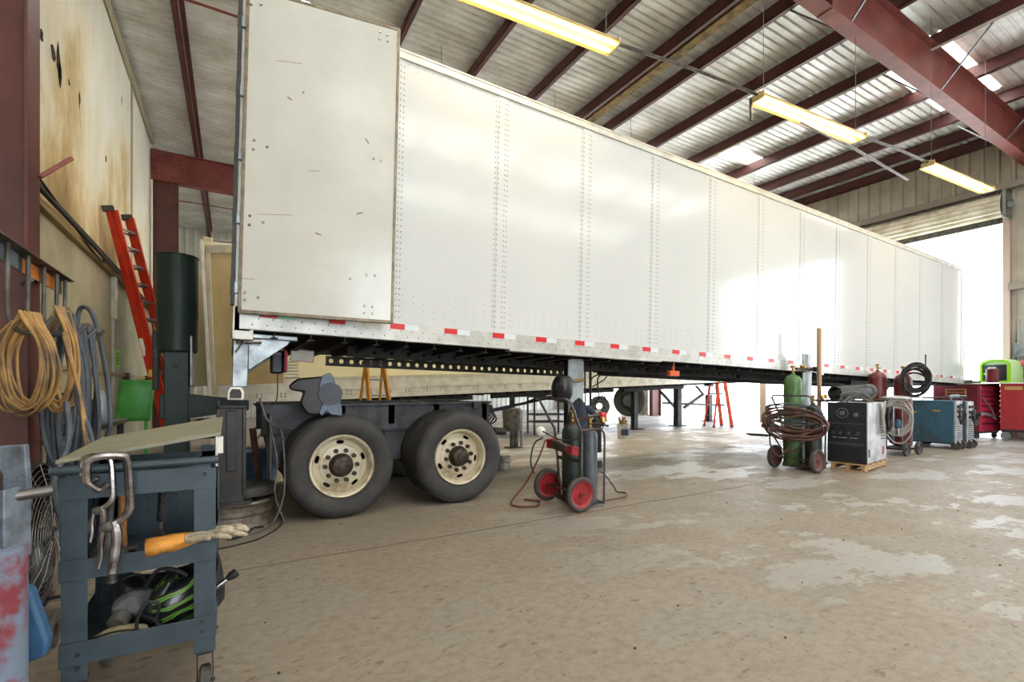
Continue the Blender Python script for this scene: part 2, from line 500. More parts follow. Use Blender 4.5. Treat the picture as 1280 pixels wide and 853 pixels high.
def skylight_mat():
    m = bpy.data.materials.new('translucent roof panel'); m.use_nodes = True
    t = m.node_tree; t.nodes.clear()
    o = t.nodes.new('ShaderNodeOutputMaterial')
    a = t.nodes.new('ShaderNodeBsdfTranslucent'); a.inputs[0].default_value = (.9, .84, .72, 1)
    d = t.nodes.new('ShaderNodeBsdfDiffuse'); d.inputs[0].default_value = (.85, .8, .7, 1)
    x = t.nodes.new('ShaderNodeMixShader'); x.inputs[0].default_value = .35
    t.links.new(a.outputs[0], x.inputs[1]); t.links.new(d.outputs[0], x.inputs[2]); t.links.new(x.outputs[0], o.inputs[0])
    return m
M['skylight'] = skylight_mat()

# ================================================================== THE SETTING
XL, XR = -1.89, 17.4          # inner faces of the side walls
Y0, Y1 = -9.0, 24.0           # front and back walls
ZP = 7.67                     # underside of the purlins
ZS = ZP+.31                   # roof sheet
ZR = H+5.6                    # underside of the rafters

fl = G()
fl.add([(XL-.1,Y0,0),(XR+.2,Y0,0),(XR+.2,Y1+.1,0),(XL-.1,Y1+.1,0)], [(0,1,2,3)])
tag(fl.build('floor', M['floor'], flat=True), kind='structure')
# saw-cut joints in the slab
j = G()
for y in (3.86, 9.9, 15.9, -2.2):
    pts = [(x, y+random.uniform(-.012,.012)) for x in [XL+i*.35 for i in range(56)]]
    for a, b in zip(pts[:-1], pts[1:]):
        j.bar((a[0],a[1],.0006), (b[0],b[1],.0006), random.uniform(.006,.013), .001)
for x in (9.6,):
    for k in range(60):
        j.bar((x,Y0+k*.55,.0006), (x,Y0+(k+1)*.55,.0006), .006, .001)
tag(j.build('trim_1', mat('dirt filled slab joint', hexc(84,72,56), .9), flat=True), kind='structure')

yd = G().add([(XR+.2,-70,-.02),(XR+90,-70,-.02),(XR+90,80,-.02),(XR+.2,80,-.02)], [(0,1,2,3)])
tag(yd.build('ground', M['yard'], flat=True), kind='structure')
yd2 = G().add([(-70,-70,-.02),(XR+.2,-70,-.02),(XR+.2,Y0,-.02),(-70,Y0,-.02)], [(0,1,2,3)])
tag(yd2.build('ground', M['yard'], flat=True), kind='structure')

# left wall: plastered upper part and a smoother, slightly proud liner below
lw = G().box(XL-.15, Y0, 3.3, XL, Y1, ZS+.1)
tag(lw.build('wall_left', M['leftwall'], flat=True), kind='structure')
ll = G().box(XL-.12, Y0, 0, XL+.05, Y1, 3.28)
tag(ll.build('wall_left', M['wainscot'], flat=True), kind='structure')
t2 = G().box(XL, Y0, 3.24, XL+.12, Y1, 3.32)
t2.box(XL+.05, Y0, 1.50, XL+.085, Y1, 1.56)
tag(t2.build('trim_2', mat('dusty ledge', hexc(150,128,90), .7), bevel=.01), kind='structure')
t3 = G()
for y in (6.2, 9.0, 11.9, 14.4):
    t3.box(XL+.05, y, 1.44, XL+.15, y+.14, 1.58)
tag(t3.build('trim_3', M['dirtysteel'], bevel=.01), kind='structure')
# plaster panel joints
t4 = G()
for y in (13.1,):
    t4.cyl((XL+.012,y,1.2), (XL+.012,y,ZS), .025, n=6)
t4.cyl((XL+.05, 5, ZS-.1), (XL+.05, 16, ZS-.1), .05, n=6)
tag(t4.build('trim_4', mat('pale conduit', hexc(176,166,142), .5)), kind='structure')

# broken holes in the plaster
hl = G()
for px, py, w_, h_ in ((66,66,.10,.10),(73,78,.10,.30),(75,92,.07,.22),(52,44,.06,.12),(86,103,.05,.05),(132,198,.06,.08),(99,124,.05,.14),(152,127,.04,.12)):
    p = onX(px, py, XL); n_ = 9; c = [(XL+.003, p.y+math.cos(2*PI*i/n_)*w_*random.uniform(.5,1.2), p.z+math.sin(2*PI*i/n_)*h_*random.uniform(.5,1.1)) for i in range(n_)]
    hl.add(c, [tuple(range(n_))])
tag(hl.build('trim_16', mat('broken plaster edge', hexc(52,40,30), .9), flat=True), kind='structure')

# right wall: vertical ribbed sheet with door openings
DOORS = [(-3.1, 1.2), (4.32, 10.70), (10.95, 16.6), (18.5, 23.0)]
DH = 5.70
def ribbed(g, a0, a1, z0, z1, X, pitch=.3, d=.06, sgn=-1):
    y = a0
    k = 0
    prof = []
    while y < a1:
        for o, dd in ((0, 0), (.19, 0), (.215, d), (.275, d)):
            if y+o <= a1: prof.append((y+o, dd))
        y += pitch
    prof.append((a1, 0))
    vs = [(X+sgn*dd, yy, z) for z in (z0, z1) for yy, dd in prof]
    n = len(prof)
    g.add(vs, [(i, i+1, n+i+1, n+i) for i in range(n-1)])
rw = G()
edges = [Y0]
for a, b in DOORS: edges += [a, b]
edges.append(Y1)
for i in range(0, len(edges), 2):
    ribbed(rw, edges[i], edges[i+1], 0, DH, XR+.04)
ribbed(rw, Y0, Y1, DH, ZS+.2, XR+.04)
tag(rw.build('wall_right', M['rightwall'], flat=True), kind='structure')
cl = G().box(XR+.06, Y0, DH, XR+.2, Y1, ZS+.3)
for i in range(0, len(edges), 2): cl.box(XR+.06, edges[i], 0, XR+.2, edges[i+1], DH)
tag(cl.build('wall_right', M['rightwall'], flat=True), kind='structure')
gi = G()
for z in (1.7, 3.9, 6.35):
    for i in range(0, len(edges), 2):
        if z > DH: continue
        gi.box(XR-.16, edges[i]+.1, z-.09, XR-.01, edges[i+1]-.1, z+.09)
gi.box(XR-.2, Y0, DH+.72, XR-.01, Y1, DH+.9)
tag(gi.build('trim_5', mat('tan girt steel', hexc(150,142,132), .5, .2), bevel=.01), kind='structure')
tj = G()
for a, b in DOORS:
    for y in (a, b):
        s = -1 if y == a else 1
        tj.box(XR-.14, min(y, y+s*.14), 0, XR+.06, max(y, y+s*.14), DH+.1)
tag(tj.build('trim_6', mat('pale jamb steel', hexc(196,176,164), .45, .2), bevel=.008), kind='structure')
for i, (a, b) in enumerate(DOORS):
    # coiled shutter above each opening with its slat curtain end showing
    r = thing('door_%d' % (i+1), None, None, (XR-.30, 0, DH+.28))
    r['kind'] = 'structure'
    g = G()
    n = 28
    pts = []
    for k in range(n):
        t = 2*PI*k/n
        rr = .30 if k % 2 else .262
        pts.append((math.cos(t)*rr*.8, math.sin(t)*rr))
    g.prism([(p, q) for p, q in pts], a-.05, b+.05, 'y')
    g.build('shutter_coil', M['shutter'], r, sharp=10)
    g = G().box(.22, a-.02, -.36, .26, b+.02, -.0)
    g.box(.205, a, -.40, .275, b, -.35)
    g.build('shutter_slats', M['dirtysteel'], r, bevel=.004)
    g = G()
    for y, s in ((a-.12, -1), (b+.12, 1)):
        g.box(-.22, y-.03, -.36, .28, y+.03, .34)
        g.cyl((0,y,0), (0,y+s*.12,0), .1, n=14)
        g.cyl((-.1,y+s*.05,-.05), (-.1,y+s*.16,-.05), .07, n=12)
    g.build('shutter_bracket', M['galv'], r, bevel=.006)
for a, b in DOORS:
    portal((XR+.1, (a+b)/2, DH/2), (PI/2, 0, PI/2), b-a, DH)

# back wall and front wall (front wall is behind the camera; its unseen opening is added to let in daylight)
def ribbedY(g, a0, a1, z0, z1, Y):
    x = a0; prof = []
    while x < a1:
        for o, dd in ((0, 0), (.19, 0), (.215, .035), (.275, .035)):
            if x+o <= a1: prof.append((x+o, dd))
        x += .3
    prof.append((a1, 0))
    n = len(prof)
    g.add([(xx, Y-dd, z) for z in (z0, z1) for xx, dd in prof], [(i, i+1, n+i+1, n+i) for i in range(n-1)])
bw = G(); ribbedY(bw, XL, XR, 0, ZS+.2, Y1)
bw.box(XL-.1, Y1+.03, 0, XR+.2, Y1+.15, ZS+.3)
tag(bw.build('wall_back', M['backwall'], flat=True), kind='structure')
fw = G().box(XL-.1, Y0-.15, 6.2, XR+.2, Y0, ZS+.3)
fw.box(XL-.1, Y0-.15, 0, XL+.5, Y0, 6.2); fw.box(4.2, Y0-.15, 0, XR+.2, Y0, 6.2)
tag(fw.build('wall_front', M['rightwall'], flat=True), kind='structure')
for a, b in ((XL+.5, 4.2),):
    portal(((a+b)/2, Y0-.05, 3.1), (-PI/2, 0, 0), b-a, 6.2)

# roof: ribbed galvanised sheet, ribs across the building, with translucent panels, most of them unseen and added for light
SKYL = [(11.5, 14.8, 3.72, 4.75), (11.9, 14.0, 8.35, 8.85), (.3, 2.0, 8.95, 11), (1.5, 15.6, 9.7, 10.9), (1.5, 15.6, 14.2, 15.4), (-1.2, 8.0, 17.6, 18.8), (-.6, 15.8, .4, 1.9), (-.6, 15.8, -3.4, -1.9), (-.6, 15.8, -7.2, -5.7)]
prof = []
y = Y0-.1
while y < Y1+.1:
    prof += [(y, 0), (y+.085, 0), (y+.105, .03), (y+.135, .03)]
    y += .155
rs, rk = G(), G()
xs = sorted({XL-.2, XR+.3} | {a for s in SKYL for a in s[:2]})
for k in range(len(prof)-1):
    (ya, da), (yb, db) = prof[k], prof[k+1]
    for xa, xb in zip(xs[:-1], xs[1:]):
        g = rs
        for s in SKYL:
            if s[0] <= (xa+xb)/2 <= s[1] and s[2] <= (ya+yb)/2 <= s[3]: g = rk
        g.add([(xa,ya,ZS+da),(xb,ya,ZS+da),(xb,yb,ZS+db),(xa,yb,ZS+db)], [(0,1,2,3)])
tag(rs.build('ceiling', M['roof'], flat=True), kind='structure')
tag(rk.build('window_real_and_added_1', M['skylight'], flat=True), kind='structure')

# purlins: Z sections along the building
PX = [-.8, .95, 2.71, 4.30, 5.82, 7.23, 8.15, 9.75, 11.46, 13.3, 15.03, 16.3, 17.3]
def purlin(x):
    h, fw_, tk = .30, .085, .014
    g = G()
    g.box(x-tk/2, Y0, ZP, x+tk/2, Y1, ZP+h)
    g.box(x-fw_, Y0, ZP, x+tk/2, Y1, ZP+tk)
    g.box(x-fw_, Y0, ZP, x-fw_+tk, Y1, ZP+.03)
    g.box(x-tk/2, Y0, ZP+h-tk, x+fw_, Y1, ZP+h)
    return g
pur = G()
for x in PX: pur_o = purlin(x); pur.add(pur_o.v, pur_o.f)
tag(pur.build('trim_7', mat('maroon purlin paint', hexc(98,54,54), .45, 0, c2=hexc(78,42,42), scale=2.5), flat=True), kind='structure')
# sag angles between purlins
sg = G()
for y in (9.6, 20.0, -2.5):
    sg.box(XL+.1, y-.015, ZP+.05, XR-.1, y+.015, ZP+.08)
tag(sg.build('trim_8', M['primer'], flat=True), kind='structure')
# timber packer between the paired purlins
pk = G().box(7.33, Y0+3, ZP+.03, 7.52, Y1-2, ZP+.17)
tag(pk.build('trim_9', mat('insulation strip', hexc(150,126,84), .9, c2=hexc(86,72,52), scale=6, bump=.6)), kind='structure')
# rigid frames: tapered I-columns and rafters
RY = [-8.4, 3.8, 15.96]
def rafter(y):
    g = G(); zb, zt, tk, fw_ = ZR, ZP-.002, .012, .11
    g.box(XL+.1, y-tk/2, zb, XR-.1, y+tk/2, zt)
    g.box(XL+.1, y-fw_, zb-.016, XR-.1, y+fw_, zb)
    g.box(XL+.1, y-fw_, zt-.016, XR-.1, y+fw_, zt)
    for x in (4.0, 7.6):
        g.box(x-.01, y-fw_, zb-.03, x+.01, y+fw_, zt)
        for i in range(2):
            for k in range(5):
                g.cyl((x-.03, y-.05+.1*i, zb+.08+k*.14), (x+.03, y-.05+.1*i, zb+.08+k*.14), .016, n=6)
    g.box(XL+.02, y-.11, zb-.02, XL+.85, y-.10, zt)
    # bolt ring at the knee, seen on the frame behind the trailer
    for k in range(16):
        a = 2*PI*k/16
        c = (XL+.38+math.cos(a)*.3, y-tk/2, zb+.4+math.sin(a)*.3)
        g.cyl((c[0], y-.105, c[2]), (c[0], y-.16, c[2]), .032, n=6)
    return g
for y in RY: tag(rafter(y).build('trim_10', M['primer'], flat=True), kind='structure')
def column(y, xi, xo, fl_w=.2):
    g = G(); tk = .014; h = ZP-.05
    g.box(min(xi,xo), y-tk/2, 0, max(xi,xo), y+tk/2, h)
    for x in (xi, xo): g.box(x-tk/2, y-fl_w/2, 0, x+tk/2, y+fl_w/2, h)
    g.box(min(xi,xo)-.06, y-.16, 0, max(xi,xo)+.06, y+.16, .025)
    return g
for y, xi in zip(RY, (-1.0, -1.0, -1.27)):
    tag(column(y, xi, XL+.07).build('trim_11', M['primerd'], flat=True), kind='structure')
    if y != 3.8: tag(column(y, XR-.6, XR-.05).build('trim_12', M['primerd'], flat=True), kind='structure')
# flange braces from the rafters' lower flange up to the purlins
fb = G()
for y in RY:
    for x in PX[4:12:2]:
        for s in (-1, 1):
            fb.bar((x, y+s*.1, ZR), (x, y+s*.85, ZP+.03), .025, .025)
tag(fb.build('trim_13', M['galv'], flat=True), kind='structure')
# conduits under the roof
cd = G()
cd.cyl((11.3, Y0+1, ZP-.06), (11.3, Y1-1, ZP-.06), .022, n=8)
tag(cd.build('trim_14', mat('white conduit', hexc(206,204,198), .4)), kind='structure')
cd = G()
cd.tube([(XL+.1,Y0+2,3.46),(XL+.1,5,3.45),(XL+.1,12,3.42),(XL+.1,15.4,3.3)], .035, 8)
cd.tube([(XL+.17,Y0+2,3.4),(XL+.16,7,3.36),(XL+.16,15.4,3.24)], .025, 8)
cd.tube([(XL+.15,6,3.55),(XL+.14,9.5,3.25),(XL+.14,10.3,3.4),(XL+.16,15.6,3.3)], .013, 6, smooth=8)
tag(cd.build('trim_15', M['cable']), kind='structure')

# ================================================================== TRAILER BEING REPAIRED
TP = math.atan(.0243)
trl = thing('semi_trailer', 'long white box trailer raised on stands with its rear door folded open', 'trailer', (.03, 4.757, 1.785), (0, TP, 0))
LEN, WID, HT = 16.15, 2.6, 2.95
g = G()
g.box(.10, 0, .17, LEN-.06, .035, HT-.08)
seams = [1.34+1.22*k for k in range(0, 13)]
for x in seams:
    if x < LEN-.15: g.box(x-.055, -.006, .17, x+.055, .0, HT-.08); g.box(x-.058, -.0015, .17, x+.058, .0, HT-.08)
g.build('side_wall', M['white'], trl)
g = G().box(.10, WID-.035, .17, LEN-.06, WID, HT-.08)
g.build('side_wall', M['white'], trl)
g = G()
for x in seams:
    if x > LEN-.15: continue
    z = .24
    while z < HT-.12:
        for dx in (-.078, -.042, .042, .078): g.rivet((x+dx, -.0 if abs(dx) > .06 else -.006, z), .0095, .006)
        z += .058
for zz in (.26, .33, .40, .47):
    x = .3
    while x < LEN-.2:
        g.rivet((x, 0, zz), .006, .004); x += .115
x = .2
while x < LEN-.1:
    g.rivet((x, 0, HT-.12), .006, .004); x += .09
    if int(x*10) % 3 == 0: g.rivet((x, 0, HT-.17), .006, .004)
g.build('rivet_rows', M['rivet'], trl, flat=True)
# rails
g = G().box(0.02, -.014, 0, LEN, .05, .18)
g.box(.02, -.02, .0, LEN, .07, .012)
g.box(2.7, -.035, -.02, 5.15, .08, .0)
rail = g.build('bottom_rail', M['alu'], trl, bevel=.003)
g = G().box(0.02, WID-.05, 0, LEN, WID+.014, .18); g.build('bottom_rail', M['alu'], trl, bevel=.003)
g = G()
x = .12
while x < LEN-.1:
    g.rivet((x, -.014, .045), .009, .006); g.rivet((x+.05, -.014, .10), .009, .006); x += .1158
g.build('rail_rivet', M['rivet'], rail, flat=True)
gr, gw, gg = G(), G(), G()
for k in range(27):
    x = .245+.579*k-.074
    G().box(x, -.0165, .115, x+.148, -.0135, .172).build('red_reflector_tape', M['red'], rail)
    G().box(x+.15, -.0165, .115, x+.298, -.0135, .172).build('white_reflector_tape' if k else 'green_reflector_tape', M['wtape'] if k else M['gtape'], rail)
g = G().box(.0, -.02, HT-.09, LEN, .05, HT)
g.box(0, -.026, HT-.02, LEN, .0, HT+.004)
g.build('top_rail', M['alupaint'], trl, bevel=.005)
g = G().box(.0, WID-.05, HT-.09, LEN, WID+.02, HT); g.build('top_rail', M['alupaint'], trl, bevel=.005)
g = G().box(.05, .02, HT-.02, LEN-.02, WID-.02, HT-.002); g.build('roof_skin', M['alupaint'], trl)
g = G().box(LEN-.06, -.01, 0, LEN, WID+.01, HT)
g.build('front_wall', M['white'], trl, bevel=.03)
# rear frame
g = G()
g.box(-.02, -.012, -.02, .11, .09, HT+.02); g.box(-.02, WID-.09, -.02, .11, WID+.012, HT+.02)
g.box(-.02, 0, HT-.18, .11, WID, HT+.02); g.box(-.03, -.012, -.09, .13, WID+.012, .2)
rf = g.build('rear_frame', M['alupaint'], trl, bevel=.006)
g = G()
for z in (.35, .95, 1.5, 2.05, 2.65):
    g = G().box(-.04, -.04, z-.05, .03, .01, z+.05); g.cyl((-.042,-.03,z-.07), (-.042,-.03,z+.07), .012, n=8)
    g.build('hinge', M['galv'], rf, bevel=.003)
g = G().box(-.05, -.045, .2, -.02, .03, HT-.1); g.build('door_seal', M['black'], rf)
# floor and crossmembers
g = G().box(.1, .05, .06, LEN-.05, WID-.05, .16); g.build('trailer_floor', mat('dark oak floor underside', hexc(74,62,50), .8, c2=hexc(44,38,34), scale=3, stretch=(1,6,1)), trl)
g = G()
x = .3
while x < LEN-.2:
    G().box(x-.005, .05, -.05, x+.005, WID-.05, .06).box(x-.03, .05, -.055, x+.03, WID-.05, -.046).build('crossmember', M['under'], trl, flat=True); x += .305
# slider body rails, the far one a bar pierced by a row of holes
def holed_rail(g, x0, x1, y, z0, z1, pitch=.104, r=.027, tk=.02):
    n = int((x1-x0)/pitch); zc = (z0+z1)/2
    K = 16
    for i in range(n):
        xa = x0+i*pitch; xc = xa+pitch/2
        outer = []
        for k in range(K):
            a = 2*PI*k/K+PI/K
            c, s = math.cos(a), math.sin(a)
            q = min((pitch/2)/abs(c) if abs(c) > 1e-6 else 9, ((z1-z0)/2)/abs(s) if abs(s) > 1e-6 else 9)
            outer.append((xc+c*q, zc+s*q))
        # snap four of them to the corners of the cell
        for cx, cz in ((xa, z0), (xa+pitch, z0), (xa+pitch, z1), (xa, z1)):
            kk = min(range(K), key=lambda k: (outer[k][0]-cx)**2+(outer[k][1]-cz)**2)
            outer[kk] = (cx, cz)
        inner = [(xc+math.cos(2*PI*k/K+PI/K)*r, zc+math.sin(2*PI*k/K+PI/K)*r) for k in range(K)]
        vs = []
        for yy in (y, y+tk):
            vs += [(a, yy, b) for a, b in outer] + [(a, yy, b) for a, b in inner]
        fs = []
        for k in range(K):
            l = (k+1) % K
            fs += [(k, l, K+l, K+k), (2*K+k, 2*K+l, 3*K+l, 3*K+k), (K+k, K+l, 3*K+l, 3*K+k)]
        g.add(vs, fs)
    x1 = x0+n*pitch
    g.box(x0, y, z1-.001, x1, y+.07, z1+.008); g.box(x0, y, z0-.008, x1, y+.07, z0+.001)
    return g
g = holed_rail(G(), 1.1, 8.2, .85, -.115, -.015, .2, .022)
g.build('body_rail', M['under'], trl)
g = G().box(8.2, .85, -.125, LEN-1.2, .93, -.015); g.build('body_rail', M['under'], trl, bevel=.004)
g = holed_rail(G(), .98, 4.85, 1.55, -.196, -.092, .124, .0285)
for x in (1.9, 4.3): g.box(x, 1.555, -.10, x+.05, 1.60, -.05)
g.build('perforated_slider_rail', M['black'], trl)
g = G().box(5.4, 1.55, -.16, LEN-1.2, 1.63, -.055); g.build('body_rail', M['under'], trl, bevel=.004)
# underride guard, post and gusset
g = G()
for y in (.14, WID-.24):
    g.box(-.02, y, -.50, .10, y+.10, -.02)
    g.prism([(.10, -.03), (.46, -.03), (.42, -.10), (.12, -.34), (.10, -.34)], y+.02, y+.035)
    g.box(-.04, y-.03, -.06, .5, y+.12, -.02)
    if y < 1: g.bar((.04, y+.05, -.3), (.04, WID-.2, -.3), .04, .04)
gd = g.build('underride_guard', M['galv'], trl, bevel=.006)
g = G()
g.prism([(-.055,-.615),(.075,-.615),(.075,-.54),(.055,-.50),(-.035,-.50),(-.055,-.54)], .06, WID-.06)
g.build('guard_tube', M['alupaint'], gd, bevel=.008)
g = G().prism([(-.035,-.60),(.055,-.60),(.055,-.55),(.04,-.52),(-.02,-.52),(-.035,-.55)], .052, .062)
g.build('tube_mouth', M['black'], gd)
g = G().cyl((.0,.08,-.10), (.20,.08,-.09), .02, n=10); g.tube([(.1,.05,-.05),(.06,.02,-.10),(.0,.05,-.2)], .008, 6)
g.build('locking_pin', M['chrome'], gd)
# marker lamps
g = G().box(9.15, -.03, -.04, 9.4, -.013, .06); g.build('marker_lamp', mat('white lamp lens', hexc(240,226,210), .2), trl, bevel=.01)
g = G().box(5.42, .05, -.20, 5.62, .12, -.12); g.box(5.5, .07, -.13, 5.54, .1, 0); g.build('marker_lamp', M['amber'], trl, bevel=.01)
# landing gear with its brace near the nose
lgx = 12.6
for y in (.5, 2.0):
    g = G().box(lgx, y, -.75, lgx+.13, y+.13, .05); g.box(lgx+.02, y+.02, -1.0, lgx+.11, y+.11, -.7); g.box(lgx-.06, y-.06, -1.03, lgx+.2, y+.2, -1.0)
    g.build('landing_leg', M['under'], trl, bevel=.006)
g = G()
g.bar((lgx-.9,.56,-.05), (lgx+.03,.56,-.55), .09, .06); g.bar((lgx+.9,.56,-.05), (lgx+.1,.56,-.55), .09, .06)
g.bar((lgx+.06,.55,-.5), (lgx+.06,2.05,-.5), .06, .06); g.box(lgx-1.05, .5, -.16, lgx+1.0, .62, -.04)
g.build('landing_gear_brace', M['frame'], trl, bevel=.004)
# folded rear door (its inner face towards the camera)
hx, hy = .035-.01, -.055
dl = 1.262
ang = math.atan2(4.49-4.705, 1.262)
dr = bpy.data.objects.new('rear_door', None)
DTH = .045
g = G()
g.box(0, -DTH/2, 0, dl, DTH/2, 2.775)
door = g.build('rear_door', M['whitedoor'], trl, bevel=.004)
door.location = (hx, hy, .145); door.rotation_euler = (0, 0, ang)
g = G()
for a in (0,):
    g.box(-.014, -DTH/2-.006, -.014, .012, DTH/2+.004, 2.789); g.box(dl-.012, -DTH/2-.006, -.014, dl+.014, DTH/2+.004, 2.789)
    g.box(0, -DTH/2-.006, -.016, dl, DTH/2+.004, .012); g.box(0, -DTH/2-.006, 2.765, dl, DTH/2+.004, 2.79)
g.build('door_edge_trim', mat('weathered edge trim', hexc(150,138,118), .5, .4, c2=hexc(116,104,88), scale=12), door, bevel=.002)
g = G()
bolts = [(108,8),(84,8),(398,75),(416,82),(398,92),(417,98),(100,340),(132,356),(99,362),(390,385),(408,390),(95,524),(127,540),(94,546),
         (380,667),(400,669),(341,677),(88,710),(120,722),(88,728),(377,742),(397,745),(377,759),(397,761)]
for bx, by in bolts:
    px, py = 260+bx*.516, by*.516
    a, b = ray(px)
    # intersection with the door's plane
    dx, dy = math.cos(ang), math.sin(ang)
    ox, oy = .03+hx, 4.757+hy
    t = (ox*dy-oy*dx)/(a*dy-b*dx)
    P = Vector((a*t, b*t, H-(py-486)/FPX*t))
    s = (P.x-ox)*dx+(P.y-oy)*dy
    z = P.z-(1.785+.145)+.024*s
    g.lathe([(.0001,.009),(.008,.008),(.012,.003),(.0125,0)], (s, -DTH/2, z), (0,-1,0), 10)
g.build('door_bolt', M['chrome'], door)
g = G()
for s, z, l, a in ((.33,2.22,.2,-.12),(.56,1.30,.1,-.15),(.25,.86,.28,-.12),(.60,.74,.05,.2),(1.0,1.66,.05,.9),(.95,.98,.06,-.4),(.06,.28,.09,0),(.34,1.9,.04,.5),(.45,1.98,.02,1)):
    g.obox((s, -DTH/2-.0006, z), (l, .001, .004 if l > .08 else .012), (0, a, 0))
g.build('scuff_mark', mat('brown scuff', hexc(136,116,86), .7), door)
g = G()
for a in (.42, .85):
    g.cyl((a, DTH/2+.03, .05), (a, DTH/2+.03, 2.7), .014, n=8)
    for z in (.3, 1.2, 2.3): g.box(a-.03, DTH/2, z, a+.03, DTH/2+.05, z+.05)
g.build('lock_rod', M['galv'], door)

# ================================================================== BOGIE ROLLED OUT UNDER THE TRAILER
WX = [.935, 2.20]
bog = thing('trailer_bogie', 'tandem wheel bogie with four cream-rimmed dual tyres under the white trailer', 'bogie', (0, 4.86, 0))
def rim_mesh():
    g = G(); ax = (0,1,0)
    # barrel and rim flange, outer edge at y=0, dished disc inside
    g.lathe([(.302,.0),(.300,.012),(.286,.018),(.276,.05),(.262,.09),(.262,.135)], axis=ax, n=48)
    g.lathe([(.302,.0),(.31,.012),(.31,.03),(.30,.04)], axis=ax, n=48)
    N = 120
    def P(r, k, y): 
        a = 2*PI*k/N
        return (math.cos(a)*r, y, math.sin(a)*r)
    rad = [(.262,.135),(.256,.130)]+[(.254-.006*q, .129-.0022*q) for q in range(1, 9)]+[(.200,.102),(.16,.092),(.118,.088)]
    vs = [P(r, k, y) for r, y in rad for k in range(N)]
    fs = []
    for jx in range(len(rad)-1):
        for k in range(N):
            if ((rad[jx][0]+rad[jx+1][0])/2-.229)**2/.019**2+(((k % 24)-11.5)*2*PI/N*.229)**2/.036**2 < 1: continue
            fs.append((jx*N+k, jx*N+(k+1) % N, (jx+1)*N+(k+1) % N, (jx+1)*N+k))
    g.add(vs, fs)
    return g
def tyre_mesh():
    R = .508
    pr = [(.300,.035),(.318,.012),(.36,-.012),(.42,-.022),(.462,-.016),(.488,.004),(.498,.022)]
    z = .022
    for k in range(4):
        pr += [(R,z+.012),(R,z+.045),(R-.014,z+.048),(R-.014,z+.056)]; z += .056
    pr += [(R,.258-.012),(.498,.258),(.488,.276),(.46,.29),(.40,.296),(.33,.27),(.30,.25)]
    return G().lathe(pr, axis=(0,1,0), n=64)
def hub_mesh():
    g = G(); ax = (0,1,0)
    g.lathe([(.118,.088),(.110,.05),(.096,.03),(.092,.0),(.07,-.01),(.05,-.012),(.048,-.03),(.03,-.035),(.0001,-.035)], axis=ax, n=32)
    for k in range(6):
        a = 2*PI*k/6
        g.cyl((math.cos(a)*.078,.0,math.sin(a)*.078), (math.cos(a)*.078,-.02,math.sin(a)*.078), .009, n=6)
    return g
def lug_mesh():
    g = G()
    for k in range(10):
        a = 2*PI*(k+.5)/10; x, z = math.cos(a)*.152, math.sin(a)*.152
        g.cyl((x,.094,z), (x,.055,z), .023, n=6); g.cyl((x,.07,z), (x,.04,z), .010, n=8)
    return g
def make_wheel(parent, x, y, side=1, rot=0):
    r = rim_mesh().build('wheel_rim', M['rim'], parent)
    r.location = (x, y, .508); r.rotation_euler = (0, rot, 0 if side == 1 else PI)
    tyre_mesh().build('tyre', M['tyre'], r); hub_mesh().build('wheel_hub', M['hub'], r); lug_mesh().build('lug_nut', M['hub'], r)
    t = tyre_mesh().build('inner_tyre', M['tyre'], r); t.location = (0, .32, 0)
    return r
for i, x in enumerate(WX):
    make_wheel(bog, x, .02, 1, .3+.5*i)
    make_wheel(bog, x, 2.42, -1, 0)
    g = G().cyl((x,.15,.508), (x,2.3,.508), .065, n=16); g.lathe([(.21,0),(.21,.12),(.1,.14)], (x,.42,.508), (0,1,0), 24)
    g.build('axle', M['frame'], bog)
for y in (.62, 1.70):
    g = G()
    g.box(.25, y, .78, 2.86, y+.02, 1.10); g.box(.25, y-.06, 1.08, 2.86, y+.08, 1.11); g.box(.25, y-.06, .79, 2.86, y+.08, .81)
    if y < 1: g.box(.26, y-.062, .84, .95, y, 1.10)
    g.box(2.2, y-.09, .98, 2.42, y-.05, 1.03); g.box(2.6, y-.09, 1.03, 2.7, y-.05, 1.10)
    g.build('frame_rail', M['frame'], bog, bevel=.004)
g = G()
for x in (.3, 1.0, 1.55, 2.1, 2.75): g.box(x, .62, .86, x+.08, 1.72, 1.10)
for x in (.3, 1.5):
    for y in (.63, 1.68): G().prism([(x,.80),(x+.32,.80),(x+.22,.45),(x+.08,.45)], y, y+.05).build('hanger_bracket', M['frame'], bog, bevel=.004)
g.build('frame_crossmember', M['frame'], bog, bevel=.004)
for x in WX:
    for y in (.72, 1.62):
        g = G().lathe([(.06,0),(.12,.02),(.135,.07),(.115,.11),(.135,.15),(.12,.21),(.06,.23)], (x+.32,y,.55), (0,0,1), 20)
        g.build('air_spring', M['rubber'], bog)
g = G()
for x in WX:
    for y in (.70,1.58): g.bar((x-.45,y+.03,.66), (x+.36,y+.03,.52), .08, .06)
    g.cyl((x+.2,.55,.6), (x+.1,.6,.98), .03, n=10); g.cyl((x-.3,.95,.6), (x-.05,.95,.6), .085, n=16)
g.build('suspension_arm', M['frame'], bog, bevel=.004)
g = G()
for k in range(5):
    y = .9+.1*k
    g.tube([(2.8,y,1.0),(3.0+.05*k,y-.1,.95+.02*k),(3.1,y,.82),(2.9,y+.1,.75)], .011, 6, smooth=6)
g.build('air_hose', M['cable'], bog)
g = G().bar((2.85, .7, .85), (2.98, .7, .70), .06, .04); g.cyl((2.95,.66,.72),(3.12,.66,.70),.05,n=12)
g.build('frame_end_bracket', M['dirtysteel'], bog, bevel=.003)
g = G().tube([(2.86,.9,.95),(3.6,.95,1.06),(4.4,1.1,1.18)], .02, 8); g.tube([(2.86,1.0,.93),(3.4,1.1,.98),(4.3,1.2,1.22)], .012, 6)
g.build('tow_linkage', M['cable'], bog)
